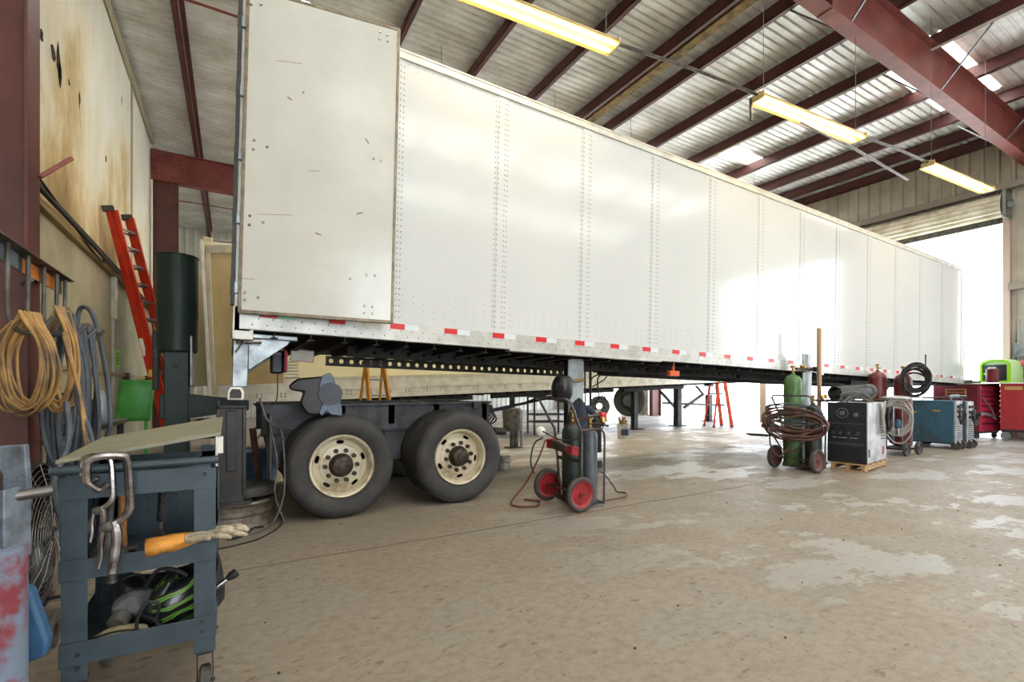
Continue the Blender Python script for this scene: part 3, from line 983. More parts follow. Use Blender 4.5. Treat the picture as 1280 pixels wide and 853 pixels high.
# mud flap behind the first wheel
g = G().box(.30, .12, .42, .32, .56, 1.02); g.build('mud_flap', M['blackp'], bog, bevel=.004)

# stand under the rear corner, standing on an old steel wheel rim
bs = thing('wheel_rim_base', 'scuffed steel wheel rim lying flat as a base for the black stand', 'wheel rim', (.03, 5.28, 0))
g = G().lathe([(.30,.0),(.365,.0),(.375,.015),(.36,.035),(.335,.05),(.33,.10),(.345,.115),(.345,.135),(.33,.15),(.335,.19),(.36,.205),(.37,.22),(.36,.235),(.31,.232),(.30,.2),(.28,.18),(.0001,.17)], n=48)
g.build('rim', M['drum'], bs)
g = G()
for k in range(8):
    a = 2*PI*k/8; g.cyl((math.cos(a)*.16, math.sin(a)*.16,.17), (math.cos(a)*.16, math.sin(a)*.16,.185), .022, n=10)
g.build('stud_hole', M['rust'], bs)
tl = G().lathe([(.13,.0),(.22,.0),(.285,.03),(.29,.07),(.27,.11),(.2,.12),(.13,.11),(.115,.06)], n=40, close=True)
tag(tl.build('small_tyre', M['tyre']), 'small black tyre lying on the steel rim around the stand post', 'tyre').location = (.10, 5.3, .236)
bk = thing('trailer_stand', 'black steel post stand holding up the rear corner of the white trailer', 'stand', (-.005, 5.0+.0, .236))
g = G().box(-.095,-.07,.02,.095,.11,.86); g.box(-.115,-.085,.08,-.085,.12,.86); g.box(.085,-.085,.08,.115,.12,.86)
g.box(-.04,-.09,.3,.04,-.065,.84)
g.build('post', M['black'], bk, bevel=.006)
g = G().box(-.16,-.10,-.0,.16,.18,.024); g.build('base_plate', M['black'], bk, bevel=.004)
g = G().box(-.11,-.08,.86,.11,.12,.885); g.box(-.11,-.08,.86,-.09,.12,.93)
g.build('saddle', M['black'], bk, bevel=.004)
g = G().box(-.05,-.095,.25,.05,-.088,.262)
g.build('weld_seam', M['rust'], bk)

# ================================================================== OTHER TRAILER BEHIND
TS = math.atan(-.036)
t2r = thing('parked_trailer', 'cream sided trailer parked behind the white one with its rear door folded back', 'trailer', (-.3, 10.2, .97), (0, TS, 0))
g = G().box(.08, 0, .46, 16.1, .04, 2.9); g.box(.0, WID-.04, .4, 16.1, WID, 2.9)
for k in range(13): g.box(1.3+1.22*k, -.006, .46, 1.33+1.22*k, 0, 2.9)
g.build('side_wall', M['cream'], t2r)
g = G().box(0, -.02, .0, 16.1, .06, .44)
g.box(0, -.03, .20, 16.1, 0, .215); g.box(0, -.03, .42, 16.1, 0, .45)
br = g.build('bottom_rail', M['alupaint'], t2r)
g = G()
x = .3
while x < 15.8:
    for dx in (0, .07):
        g.rivet((x+dx, -.02, .11), .018, .012); g.rivet((x+dx, -.02, .16), .018, .012)
    x += .41
g.build('rail_rivet', M['wire'], br, flat=True)
g = G()
for k in range(7): g.box(.1, -.03, .02+.06*k+.45, 1.45, -.0, .055+.06*k+.45)
g.build('corrugated_side_panel', M['alupaint'], t2r, bevel=.006)
g = G().box(0, 0, 2.88, 16.1, .08, 3.0); g.box(0, WID-.08, 2.88, 16.1, WID, 3.0); g.box(0, 0, 2.96, 16.1, WID, 2.985)
g.build('top_rail', M['alupaint'], t2r)
g = G().box(-.04,-.03,-.02,.1,.12,3.02); g.box(-.04,WID-.12,-.02,.1,WID+.03,3.02); g.box(-.04,0,2.82,.1,WID,3.02); g.box(-.05,0,-.02,.12,WID,.3)
g.build('rear_frame', mat('weathered cream frame', hexc(220,212,184), .5, c2=hexc(182,170,138), scale=4), t2r, bevel=.01)
g = G().box(.02,.06,.02,16.0,WID-.06,.1)
x = .3
while x < 15.9: g.box(x-.02, .05, -.06, x+.02, WID-.05, .02); x += .4
g.build('underside', M['under'], t2r)
for a, b in ((.8, 5.35), (5.9, 9.9), (10.3, 12.9)):
    g = G().box(a, .35, -.16, b, .47, -.03); g.build('under_beam', M['under'], t2r)
g = G().box(16.04, -.01, 0, 16.1, WID+.01, 3.0); g.build('front_wall', M['cream'], t2r)
dd = G().box(0, -.025, 0, 1.2, .025, 2.45)
dd2 = dd.build('rear_door', mat('tan plywood liner', hexc(206,188,148), .6, c2=hexc(190,170,128), scale=2), t2r, bevel=.004)
dd2.location = (.0, -.05, .36); dd2.rotation_euler = (0,0,-.28)
g = G().box(-.0,-.06,-.02,.07,-.02,2.47); g.box(.52,-.06,-.02,.59,-.02,2.47); g.box(0,-.06,2.36,1.2,-.02,2.5); g.box(.7,-.05,.5,.95,-.03,.56); g.box(.7,-.05,1.2,.95,-.03,1.26)
g.build('door_frame', M['alupaint'], dd2, bevel=.004)
# open second leaf and interior lining seen past the rear corner
g = G().box(-.62, 2.2, .36, -.02, 2.25, 2.9); g.box(-.66,2.19,.36,-.6,2.26,2.9); g.box(-.3,2.19,.36,-.26,2.2,2.9)
g.build('rear_door', M['cream'], t2r, bevel=.004)
b2 = copy_tree(bog); b2.location = (1.2, 10.22, 0)
b2['label'] = 'wheel bogie carrying the rear of the cream trailer, mostly behind the front bogie'
for k, (px, Y, wd) in enumerate(((793, 11.0, .16), (847, 11.2, .2), (886, 12.2, .2))):
    p = onY(px, 500, Y)
    z1 = .97+.036*(p.x+.3)-.06
    s = thing('support_post', ['dark steel post beside the round grey wheel under the cream trailer',
                               'dark steel post with a diagonal brace under the middle of the cream trailer',
                               'dark steel post under the plated end of the cream trailer'][k], 'post', (p.x, Y, 0))
    G().box(-wd/2, -wd/2, .02, wd/2, wd/2, z1).build('post', M['frame'], s, bevel=.01)
    G().box(-.22, -.2, 0, .22, .2, .025).build('base_plate', M['under'], s, bevel=.004)
    G().box(-wd/2-.03, -wd/2-.03, z1-.14, wd/2+.03, wd/2+.03, z1+.01).build('top_cap', M['under'], s, bevel=.004)
pb, pc = onY(252, 300, 9.7), onY(268, 482, 9.7)
s = thing('pale_batten', 'long pale batten leaning upright behind the dark green machine', 'batten', (0,0,0))
G().bar((pc.x-.02, 9.85, .01), (pb.x, 9.7, pb.z), .09, .05).build('batten', M['alupaint'], s, bevel=.004)
p0 = onY(805, 490, 11.6); p1 = onY(855, 515, 11.6)
br = thing('support_brace', 'grey steel cross bracing between the posts under the cream trailer', 'brace', (0,0,0))
g = G().bar(onY(826,490,11.6), onY(846,512,11.6), .08, .08); g.bar(onY(886,488,11.7), onY(855,510,11.7), .1, .08); g.build('diagonal', M['frame'], br)
g = G().bar(onY(828,504,11.8), onY(905,507,11.8), .06, .08); g.build('tie_bar', M['frame'], br)
g = G()
q = [onY(868,482,11.4), onY(905,484,11.4), onY(900,494,11.4), onY(878,494,11.4)]
g.prism([(v.x, v.z) for v in q], 11.3, 11.42, 'y'); g.build('gusset_plate', M['galv'], br)
# spare wheel lying against a post
p = onY(787, 501, 11.3)
s = thing('spare_wheel', 'round grey wheel hanging beneath the cream trailer next to a post', 'wheel', (p.x, p.y, p.z))
G().lathe([(.28,-.16),(.44,-.17),(.5,-.12),(.51,0),(.5,.12),(.44,.17),(.28,.16)], axis=(.75,.66,0), n=40).build('tyre', mat('grey dusty tyre', hexc(110,108,104), .7), s)
G().lathe([(.0001,-.05),(.2,-.06),(.28,-.16),(.29,0),(.28,.16),(.0001,.1)], axis=(.75,.66,0), n=32).build('rim', M['galv'], s)
G().cyl((-.1,.0,.3), (-.1,0,.62), .02).build('hanger', M['frame'], s)

# jack stand seen past the second wheel
p = onG(640, 560)
s = thing('screw_jack', 'grey drum bodied jack stand on the floor past the second bogie wheel', 'jack', (p.x, p.y, 0))
G().lathe([(.0001,.02),(.05,.02),(.05,.38),(.17,.36),(.19,.40),(.21,.80),(.19,.84),(.12,.86),(.0001,.86)], n=24).build('drum', M['dirtysteel'], s)
G().box(-.04,-.04,.8,.04,.04,1.09).build('screw', M['black'], s)
G().cyl((.09,0,.02),(.09,0,.36),.06,n=14).build('foot_tube', M['dirtysteel'], s)
G().box(-.12,-.12,0,.2,.12,.02).build('base_plate', M['black'], s)
G().cyl((.23,-.02,0.03),(.22,-.02,.8),.035,n=12).build('pale_pipe', M['galv'], s)
# steel rack
p = onG(668, 544); q = onG(708, 549)
rk = thing('steel_rack', 'thin dark steel rack standing empty beyond the cylinder cart', 'rack', (p.x, p.y, 0))
g = G()
for a, b in ((0,0),(.85,-.3),(.1,.5),(.95,.2)): g.box(a-.02,b-.02,0,a+.02,b+.02,1.08)
g.build('upright', M['frame'], rk)
g = G()
for z in (.35,.55,1.04):
    g.bar((0,0,z),(.85,-.3,z),.03,.04); g.bar((.1,.5,z),(.95,.2,z),.03,.04); g.bar((0,0,z),(.1,.5,z),.03,.04); g.bar((.85,-.3,z),(.95,.2,z),.03,.04)
g.build('rail', M['frame'], rk)
# small white can beside the bogie
p = onY(631, 549, 6.6)
s = thing('paint_can', 'small white can set on the floor just past the second wheel', 'can', (p.x, 6.6, 0))
G().lathe([(.0001,0),(.085,0),(.088,.01),(.088,.2),(.092,.21),(.08,.215),(.0001,.21)], n=24).build('can_body', M['bucket'], s)
G().tube([(-.088,0,.18),(-.06,-.1,.12),(.06,-.1,.12),(.088,0,.18)], .004, 6, smooth=5).build('handle', M['wire'], s)
G().lathe([(.05,0),(.1,.02),(.1,.12),(.03,.14)], (-.2,.02,0), n=14).build('rag_lump', M['greycloth'], s)

# hanging lamp box and paper under the rear corner
p = onY(347, 453, 5.6)
s = thing('work_light', 'black and red work light hanging under the rear corner of the white trailer', 'lamp', tuple(p))
G().box(-.07,-.05,-.12,.05,.06,.12).build('housing', M['blackp'], s, bevel=.02)
G().box(.055,-.07,-.11,.09,.07,.13).build('red_side', M['skinred'], s, bevel=.02)
G().box(-.05,-.058,-.09,.03,-.05,.07).build('lens', M['hose'], s, bevel=.004)
G().tube([(0,0,.12),(-.02,0,.2),(-.06,0,.27)], .006, 6).build('hook', M['cable'], s)
G().tube([(0,0,-.12),(-.01,0,-.4),(-.1,.02,-.62),(-.18,.05,-.8)], .006, 6, smooth=6).build('power_cord', M['cable'], s)
p = onY(378, 445, 6.2)
s = thing('notice_sheet', 'small grey rimmed notice sheet hanging from the trailer underside', 'notice', tuple(p))
G().obox((0,0,0), (.26,.008,.14), (0,.06,0)).build('rim', M['skinred'], s)
G().obox((0,-.006,0), (.245,.006,.125), (0,.06,0)).build('sheet', M['alupaint'], s)
G().cyl((0,0,.06),(0,0,.22),.004,n=6).build('string', M['wire'], s)

# air mover on the bogie frame
p = onY(404, 512, 5.08)
s = thing('air_mover', 'black and blue grey air mover fan sitting on the bogie frame', 'fan', (p.x-.03, 5.08, 1.035), (0,0,-.15))
prof_ = [(-.24,.30),(-.20,.33),(.06,.36),(.10,.33),(.12,.05),(.09,-.02),(-.10,-.02),(-.14,.02),(-.18,.10),(-.15,.20),(-.26,.22),(-.28,.26)]
G().prism([(a,b) for a,b in prof_], -.16, .18, 'y').build('shell', M['blackp'], s, bevel=.02)
g = G()
for dy in (-.165,):
    g.prism([(.02,.36),(.09,.39),(.13,.33),(.16,.2),(.20,.04),(.20,-.03),(.10,-.02),(.06,.02),(.02,-.03),(-.01,.0),(.03,.12),(-.01,.26)], dy-.03, dy+.01, 'y')
g.build('face_panel', M['bluegrey'], s, bevel=.008)
G().cyl((.095,-.20,.185), (.095,-.16,.185), .105, n=28).build('grille', M['blackp'], s)
g = G()
for r in (.03,.055,.08,.105): g.torus((.095,-.202,.185), r, .004, (0,1,0), 24, 5)
g.build('grille_ring', M['bluegrey'], s)

# yellow stepladder by the cream trailer
def stepladder(name, label, loc, rotz, h, w, spread, mt, steps, group=None):
    s = thing(name, label, 'ladder', loc, (0,0,rotz))
    for sx in (-1, 1):
        g = G(); g.bar((sx*w/2, -spread/2, .03), (sx*w*.38, 0, h), .04, .11, (0,1,0)); g.build('front_rail', mt, s, bevel=.004)
        g = G(); g.bar((sx*w/2, spread/2, .03), (sx*w*.38, .03, h), .03, .06, (0,1,0)); g.build('rear_rail', mt, s, bevel=.004)
        g = G(); g.box(sx*w/2-.035, -spread/2-.05, 0, sx*w/2+.035, -spread/2+.05, .05); g.box(sx*w/2-.03, spread/2-.04, 0, sx*w/2+.03, spread/2+.04, .05); g.build('foot', M['rubber'], s, bevel=.008)
    for k in range(1, steps+1):
        f = k/(steps+1); z = h*f; ww = w/2*(1-f)+w*.38*f; y = -spread/2*(1-f)
        g = G(); g.box(-ww, y-.045, z-.012, ww, y+.045, z+.012); g.build('step', M['galv'], s, bevel=.003)
    g = G(); g.box(-w*.45, -.09, h-.01, w*.45, .12, h+.05); g.build('top_cap', M['blackp'], s, bevel=.01)
    for k in (1, 3):
        f = k/(steps+1); g = G(); ww = w/2*(1-f)+w*.38*f; g.bar((-ww, spread/2*(1-f), h*f), (ww, spread/2*(1-f), h*f), .02, .03); g.build('rear_brace', M['galv'], s)
    return s
p = onY(474, 498, 8.6)
stepladder('step_ladder', 'yellow stepladder standing against the cream trailer behind the bogie', (p.x, 8.9, 0), .25, 1.72, .46, .8, M['yellowl'], 5)
p = onG(898, 534)
stepladder('step_ladder', 'orange stepladder standing below the underside of the white trailer', (14.0, 10.35, 0), 1.15, 2.2, .62, .62, M['orange'], 5)

# ================================================================== LEFT SIDE
# orange extension ladder
lad = thing('extension_ladder', 'tall orange extension ladder leaning on the left wall', 'ladder')
top = Vector((-1.79, 10.32, 4.26)); foot = Vector((-.86, 9.87, 0.02))
wv = Vector((.2,.38,0)).normalized()*.42
d = (top-foot).normalized(); nrm = d.cross(wv).normalized()
if nrm.x < 0: nrm = -nrm
def rail_(p, q, wdt):
    g = G(); m = wv.normalized()
    # C-section rail
    g.bar(p, q, .008, wdt, nrm)
    for sgn in (-1, 1): g.bar(p+nrm*(sgn*wdt/2)+m*.012, q+nrm*(sgn*wdt/2)+m*.012, .03, .006, nrm)
    return g
for k, off in enumerate((0, .42)):
    o = wv.normalized()*off
    rail_(foot+o, top+o, .085).build('base_rail', M['redorange'], lad, flat=True)
    o2 = wv.normalized()*(off*.86+.03)+nrm*.085
    rail_(foot+o2+d*.5, top+o2-d*.02, .075).build('fly_rail', M['redorange'], lad, flat=True)
n = 14
for k in range(1, n):
    c = foot+d*((top-foot).length*k/n)
    G().cyl(c, c+wv, .017, n=10).build('rung', M['galv'], lad)
    if k > 2:
        c2 = c+nrm*.085+wv.normalized()*.03
        G().cyl(c2, c2+wv*.86, .017, n=10).build('rung', M['galv'], lad)
for off in (0, .42):
    o = wv.normalized()*off
    G().obox(tuple(top+o-Vector((0,0,-.02))), (.16,.06,.10), (0,-.2,0)).build('end_cap', M['rubber'], lad, bevel=.01)
    G().obox(tuple(foot+o+Vector((0,0,.01))), (.12,.06,.05)).build('foot_pad', M['rubber'], lad, bevel=.01)
g = G().tube([foot+d*.7+nrm*.15+wv*.3, foot+d*1.6+nrm*.17+wv*.4, foot+d*2.4+nrm*.16+wv*.35], .008, 6, smooth=6)
g.build('rope', M['beige'], lad)
c = foot+d*1.55+nrm*.01-wv.normalized()*.012
G().obox(tuple(c), (.05,.012,.12)).build('warning_sticker', mat('yellow sticker', hexc(226,190,50), .4), lad)
c = foot+d*2.0+nrm*.0-wv.normalized()*.012
G().obox(tuple(c), (.05,.012,.3), (0,-.2,0)).build('warning_sticker', M['paper'], lad)

# signs on the wall
p = onX(147, 449, XL+.05)
s = thing('wall_sign', 'small bright green sign on the left wall beside the orange ladder', 'sign', tuple(p))
G().box(0,-.22,-.18,.006,.22,.18).build('sign_board', M['greensign'], s)
g = G()
for z in (-.09,-.03,.03,.09): g.box(.006,-.12,z-.012,.008,.1,z+.012)
g.box(.006,-.12,-.13,.008,-.09,.13); g.box(.006,.07,-.05,.008,.1,.13)
g.build('sign_marks', mat('dark green print', hexc(66,130,40), .6), s)
# white papers by the cable run
p = onX(133, 358, XL+.05)
s = thing('wall_box', 'small pale junction box on the wall behind the orange ladder', 'junction box', (XL+.05, 10.9, 2.9))
G().box(0,-.12,-.4,.06,.12,.35).build('box', M['alupaint'], s, bevel=.01)
G().box(0,-.05,-1.9,.03,.05,-.4).build('trunking', M['alupaint'], s, bevel=.005)
G().box(.06,-.05,-.05,.07,.05,.12).build('notice', M['paper'], s)
# bent steel peg on the column flange
p = onX(45, 219, -1.0)
s = thing('wall_peg', 'bent rusty steel peg sticking out of the dark red column', 'peg', (-.99, 3.86, p.z))
G().tube([(0,0,0),(.01,.0,-.005),(.13,.09,.17)], .012, 8).build('peg', M['primer'], s)

# hook rack on the column
rkx, rkz = -.93, 1.97
hr = thing('hose_rack', 'steel angle bar rack with bent hooks bolted across the dark red column', 'rack', (rkx, 3.0, rkz))
g = G().box(-.03, -.3, .0, .035, 1.18, .005); g.box(-.036, -.3, -.085, -.03, 1.18, .006)
g.build('angle_bar', M['dirtysteel'], hr)
G().box(-.030,-.3,-.08,-.027,.44,-.0).build('pale_plate', M['chip2'], hr)
G().box(-.030,.50,-.085,-.026,.74,-.01).build('orange_patch', M['orangepaint'], hr)
G().box(-.030,.80,-.085,-.026,1.05,-.01).build('orange_patch', M['orangepaint'], hr)
g = G().cyl((-.02,.6,-.10),(-.6,1.9,-.10),.012,n=8); g.box(-.75,1.85,-.16,-.6,2.0,-.04); g.build('wall_bracket', M['dirtysteel'], hr)
for y in (.2,.47,.72,.95,1.12):
    g = G().tube([(0,y,0),(0,y,-.1),(0,y,-.33),(.02,y+.01,-.40),(.06,y+.01,-.43),(.11,y+.02,-.41),(.16 if y < .6 else .19,y+.03,-.34 if y < .6 else -.31)], .0105, 8, smooth=4)
    g.build('hook', M['dirtysteel'], hr)

# coiled tan extension cord
def coil(name, label, cat, c, wv_, rx, rz, n, r, mt, jit=.02, group=None, thick=.03):
    g = G(); c = Vector(c); wv_ = Vector(wv_).normalized(); nv_ = wv_.cross(Vector((0,0,1)))
    pts = []
    for k in range(n):
        a0 = random.uniform(.85, 1.15); b0 = random.uniform(.86, 1.12); off = random.uniform(-thick, thick); sh = random.uniform(-.04, .04)
        for j in range(10):
            t = 2*PI*j/10
            u = math.sin(t); v = math.cos(t)
            wid = rx*a0*(1 if v < .2 else 1-.75*(v-.2)/.8)
            pts.append(c + wv_*(u*wid+sh*(1-v)*.5) + Vector((0,0, v*rz if v > 0 else v*rz*b0)) + nv_*(off+random.uniform(-jit,jit)*.4))
    g.tube(pts, r, 7, smooth=4)
    o = g.build(name, mt)
    tag(o, label, cat, group)
    return o
coil('extension_lead', 'large coil of tan extension cord hanging lowest on the rack hooks', 'cord', (-.85, 3.19, 1.40), (.80,-.60,0), .135, .24, 15, .0062, M['cord'], thick=.05)
coil('extension_lead', 'thin tan cord looped over the second hook beside the big tan coil', 'cord', (-.80, 3.44, 1.44), (.80,-.60,0), .085, .27, 8, .0062, M['cord'], thick=.04)
g = G()
for k in range(2):
    g.tube([(-.75,3.30,1.56-.02*k),(-.70,3.36,1.25),(-.665+.01*k,3.30,1.0),(-.60+.015*k,3.15,.82)], .0085, 7, smooth=6)
tag(g.build('extension_lead', M['cord']), 'two loose tan cord ends trailing from the coil down to the cart', 'cord')
coil('air_hose', 'thick dark grey hose coiled on the middle rack hooks behind the tan cord', 'hose', (-.82, 3.66, 1.24), (.80,-.60,0), .10, .46, 7, .0125, M['hose'], thick=.05)
coil('air_hose', 'dark grey hose hanging in narrow loops from the farthest rack hooks', 'hose', (-.80, 3.98, 1.20), (.80,-.60,0), .055, .47, 5, .0125, M['hose'], thick=.04)
g = G()
g.tube([(-.86,3.47,1.555),(-.80,3.46,1.56),(-.74,3.42,1.5),(-.71,3.38,1.2),(-.64,3.3,.98),(-.68,3.25,.70),(-.73,3.2,.62),(-.76,3.18,.8),(-.72,3.25,1.0),(-.74,3.3,1.2)], .014, 8, smooth=6)
tag(g.build('air_hose', M['hose']), 'dark hose drooping in one long loop below the tan coil', 'hose')
a = lambda px, py, t: tuple(at(px, py, t))
g = G().tube([a(96,470,3.25),a(97,400,3.25),a(104,384,3.25),a(116,394,3.25),a(126,430,3.25),a(135,480,3.25),a(138,530,3.25),a(133,552,3.25),a(130,620,3.25),a(126,690,3.25),a(118,712,3.25),a(108,715,3.26)], .014, 8, smooth=6)
tag(g.build('power_cable', M['hose']), 'single dark cable arching over the last hook and down behind the cart', 'cable')

# pale bench grinder and small things on the bench behind the cart
bn = thing('work_bench', 'low grey work bench against the left wall behind the tool cart', 'bench', (-1.35, 5.2, 0))
G().box(-.48,-.4,.86,.25,2.2,.91).build('bench_top', M['dirtysteel'], bn, bevel=.006)
for x, y in ((-.42,-.3),(.2,-.3),(-.42,2.1),(.2,2.1)): G().box(x-.03,y-.03,0,x+.03,y+.03,.86).build('leg', M['frame'], bn)
G().box(-.45,-.3,.25,.2,2.1,.28).build('shelf', M['frame'], bn)
s = thing('bench_grinder', 'white and black bench grinder on the bench left of the ladder foot', 'grinder', (-1.25, 5.05, .91))
G().cyl((-.10,0,.14),(.10,0,.14),.075,n=24).build('motor', M['whitebox'], s)
for x in (-.17, .17):
    G().cyl((x-.02,0,.14),(x+.02,0,.14),.10,n=28).build('wheel_guard', M['chrome'], s)
    G().cyl((x-.025,0,.14),(x+.025,0,.14),.07,n=24).build('stone', M['rubber'], s)
G().box(-.12,-.08,0,.12,.08,.07).build('base', M['black'], s, bevel=.01)
G().tube([(.05,-.05,.22),(.12,-.12,.30),(.2,-.12,.27)], .008, 6).build('shield_arm', M['frame'], s)
s = thing('black_case', 'squat black box on the bench between the grinder and ladder', 'box', (-1.28, 5.75, .91))
G().box(-.22,-.15,0,.2,.2,.26).build('case', M['blackp'], s, bevel=.02)
G().tube([(-.08,-.0,.26),(-.08,0,.31),(.08,0,.31),(.08,0,.26)], .012, 8).build('handle', M['blackp'], s)
s = thing('gas_bottle', 'small white cylinder standing on the bench with a pale rag', 'bottle', (-1.2, 6.6, .91))
G().lathe([(.0001,0),(.07,0),(.075,.02),(.075,.24),(.05,.3),(.025,.31),(.025,.34),(.0001,.34)], n=24).build('bottle', M['whitebox'], s)
# bright green curved sheet
p = onY(165, 500, 7.6)
s = thing('green_guard', 'bright green curved sheet guard standing at the foot of the ladder', 'guard', (p.x, 7.6, 0))
vs = []; N = 8
for i in range(N+1):
    for k in range(9):
        u = i/N; v = k/8
        vs.append((-.17+.36*u+.05*v, -.02*math.sin(PI*u)-.02*math.sin(PI*v), .86+.52*v))
fs = [(i*9+k, (i+1)*9+k, (i+1)*9+k+1, i*9+k+1) for i in range(N) for k in range(8)]
o = G().add(vs, fs).build('guard_sheet', M['bgreen'], s); md = o.modifiers.new('thickness', 'SOLIDIFY'); md.thickness = .012
G().box(-.12,.0,0,-.08,.04,.95).build('leg', M['bgreen'], s); G().box(.12,.0,0,.16,.04,.95).build('leg', M['bgreen'], s)

# dark green column machine with a half drum hood
p = onY(222, 400, 7.0)
s = thing('fume_extractor', 'dark green machine with a tall drum on a column by the left wall', 'machine', (p.x, 7.0, 0))
n_ = [(.0,2.86),(.20,2.86),(.212,2.84),(.212,2.12),(.205,2.10),(.205,1.72),(.19,1.70),(.0001,1.70)]
G().lathe([(r+.0001, z) for r, z in n_], n=40).build('drum', M['dgreen'], s)
G().torus((0,0,2.85), .212, .009).build('drum_rim', M['black'], s)
G().box(-.12,-.14,.0,.12,.14,1.75).build('column', M['dgreen'], s, bevel=.01)
G().box(.13,-.16,1.30,.16,.16,1.9).build('side_plate', M['galv'], s, bevel=.01)
g = G().prism([(-.17,1.20),(.16,1.20),(.75,1.12),(.75,1.0),(.16,.92),(-.17,.92)], -.12, .12, 'y'); g.build('arm', M['dgreen'], s, bevel=.01)
G().box(-.24,-.05,1.25,-.18,.05,1.95).build('pipe_box', M['black'], s, bevel=.01)
g = G().cyl((.0,-.22,1.55),(.0,-.17,1.55),.025,n=12); g.build('bolt', M['black'], s)
G().lathe([(.0001,.04),(.2,.05),(.22,.1),(.18,.2),(.1,.28),(.0001,.28)], (.3,0,.62), n=24).build('motor', M['blackp'], s)
G().box(-.3,-.25,0,.5,.25,.06).build('base', M['dgreen'], s, bevel=.01)

# drum fan
s = thing('drum_fan', 'large round shop fan with a wire grille behind the tool cart', 'fan', (-.87, 3.42, .50))
g = G()
for k in range(1, 15): g.torus((.0+.05*(1-(k/14)**2), 0, 0), .37*k/14, .0018, (1,0,0), 40, 4)
gr_ = g.build('grille', M['wire'], s)
g = G()
for k in range(16):
    a = 2*PI*k/16
    g.tube([(.052,math.cos(a)*.04,math.sin(a)*.04),(.04,math.cos(a)*.2,math.sin(a)*.2),(.0,math.cos(a)*.37,math.sin(a)*.37)], .0022, 4)
g.build('grille_spoke', M['wire'], s)
G().lathe([(.372,-.12),(.378,-.12),(.385,-.1),(.378,.0),(.372,.0)], axis=(1,0,0), n=48, close=True).build('drum', M['cable'], s)
G().cyl((-.11,0,0),(-.02,0,0),.07,n=20).build('motor', M['blackp'], s)
for k in range(4):
    a = 2*PI*k/4+.4
    m_ = [(-.03,math.cos(a-.1)*.05,math.sin(a-.1)*.05),(-.045,math.cos(a-.4)*.34,math.sin(a-.4)*.34),(.0,math.cos(a+.3)*.34,math.sin(a+.3)*.34),(-.01,math.cos(a+.4)*.05,math.sin(a+.4)*.05)]
    o = G().add(m_, [(0,1,2,3)]).build('blade', M['galv'], s); md = o.modifiers.new('thickness', 'SOLIDIFY'); md.thickness = .004
g = G().tube([(-.06,-.40,0),(-.06,-.40,-.40),(-.06,-.3,-.46),(-.06,.3,-.46),(-.06,.40,-.40),(-.06,.40,0)], .014, 8); g.build('stand', M['cable'], s)
for y in (-.25, .25):
    G().cyl((-.16,y,-.42),(.10,y,-.42),.011,n=8).build('axle', M['cable'], s)
for x, y in ((.10,.22),(-.16,.22),(.10,-.25),(-.16,-.25)):
    G().lathe([(.035,-.022),(.07,-.024),(.078,-.015),(.078,.015),(.07,.024),(.035,.022)], (x,y,-.42), (1,0,0), 24, close=True).build('wheel', M['rubber'], s)

# pedestal stand at the left edge
s = thing('vise_pedestal', 'chipped red and pale blue steel pedestal with dark rusty jaws at the left edge', 'vise', (-.572, 1.82, 0))
G().lathe([(.0001,.02),(.083,.02),(.083,.84),(.0001,.86)], n=32).build('post', M['chip'], s)
G().box(-.12,-.09,.83,.03,.09,1.05).build('jaw_body', M['rust'], s, bevel=.015)
G().obox((.0,.035,1.045), (.17,.02,.13), (0,-.06,-.25)).build('upper_plate', M['chip2'], s, bevel=.003)
G().obox((.060,-.0,.90), (.012,.09,.20), (0,0,-.35)).build('side_plate', M['chip2'], s, bevel=.003)
g = G().cyl((.05,.0,.975),(.128,.02,.98),.0155,n=16); g.cyl((.12,.018,.98),(.129,.021,.98),.011,n=12); g.build('pipe_handle', M['tube'], s)
g = G().prism([(-.04,.70),(.045,.66),(.085,.50),(.08,.45),(-.04,.42)], .16, .22, 'y'); g.box(-.04, .0, .5, .0, .2, .6); g.build('blue_foot', M['blue2'], s, bevel=.01)
G().box(-.2,-.2,0,.14,.28,.02).build('base_plate', M['blue2'], s, bevel=.004)

# ================================================================== TOOL CART
CX, CYY = -.096, 2.31
ct = thing('tool_cart', 'dark slate steel tool cart with two shelves, handle bar and tilted lid', 'cart', (CX, CYY, 0))
W_, D_ = .40, .56
for x, y in ((0,0),(-W_,0),(0,D_),(-W_,D_)):
    g = G()
    sx = -1 if x == 0 else 1; sy = 1 if y == 0 else -1
    # folded angle-iron post
    x0, x1 = sorted((x+.037*(-sx), x+.037*sx)); 
    g.box(x0, y-.002 if sy == 1 else y-.0, .20, x1, y+.002, .985)
    xe = x+.037*(-sx)
    g.box(min(xe, xe+.004*sx), min(y, y+.06*sy), .20, max(xe, xe+.004*sx), max(y, y+.06*sy), .985)
    g.build('post', M['teal'], ct, bevel=.001)
def tray(z, h, name):
    g = G(); a, b = -W_-.042, .040
    g.box(a, -.008, z, b, D_+.01, z+.004)
    g.box(a, -.010, z, b, -.006, z+h); g.box(a, D_+.008, z, b, D_+.012, z+h)
    g.box(a, -.008, z, a+.004, D_+.01, z+h); g.box(b-.004, -.008, z, b, D_+.01, z+h)
    return g.build(name, M['teal'], ct, bevel=.0015)
tray(.572, .075, 'middle_shelf'); tray(.262, .085, 'lower_shelf')
g = G().box(-W_-.042,-.006,.865,.04,-.002,.955); g.box(-W_-.042,D_,.60,.04,D_+.004,.955)
g.box(-W_-.042,0,.70,-W_-.038,D_,.955); g.box(.036,D_*.6,.70,.04,D_,.955)
g.build('upper_panel', M['teal'], ct, bevel=.001)
g = G()
for i in range(4):
    for k in range(3):
        g.cyl((-.36+.11*i,D_-.001,.68+.07*k),(-.36+.11*i,D_-.006,.68+.07*k),.006,n=8)
g.build('back_panel_hole', M['black'], ct)
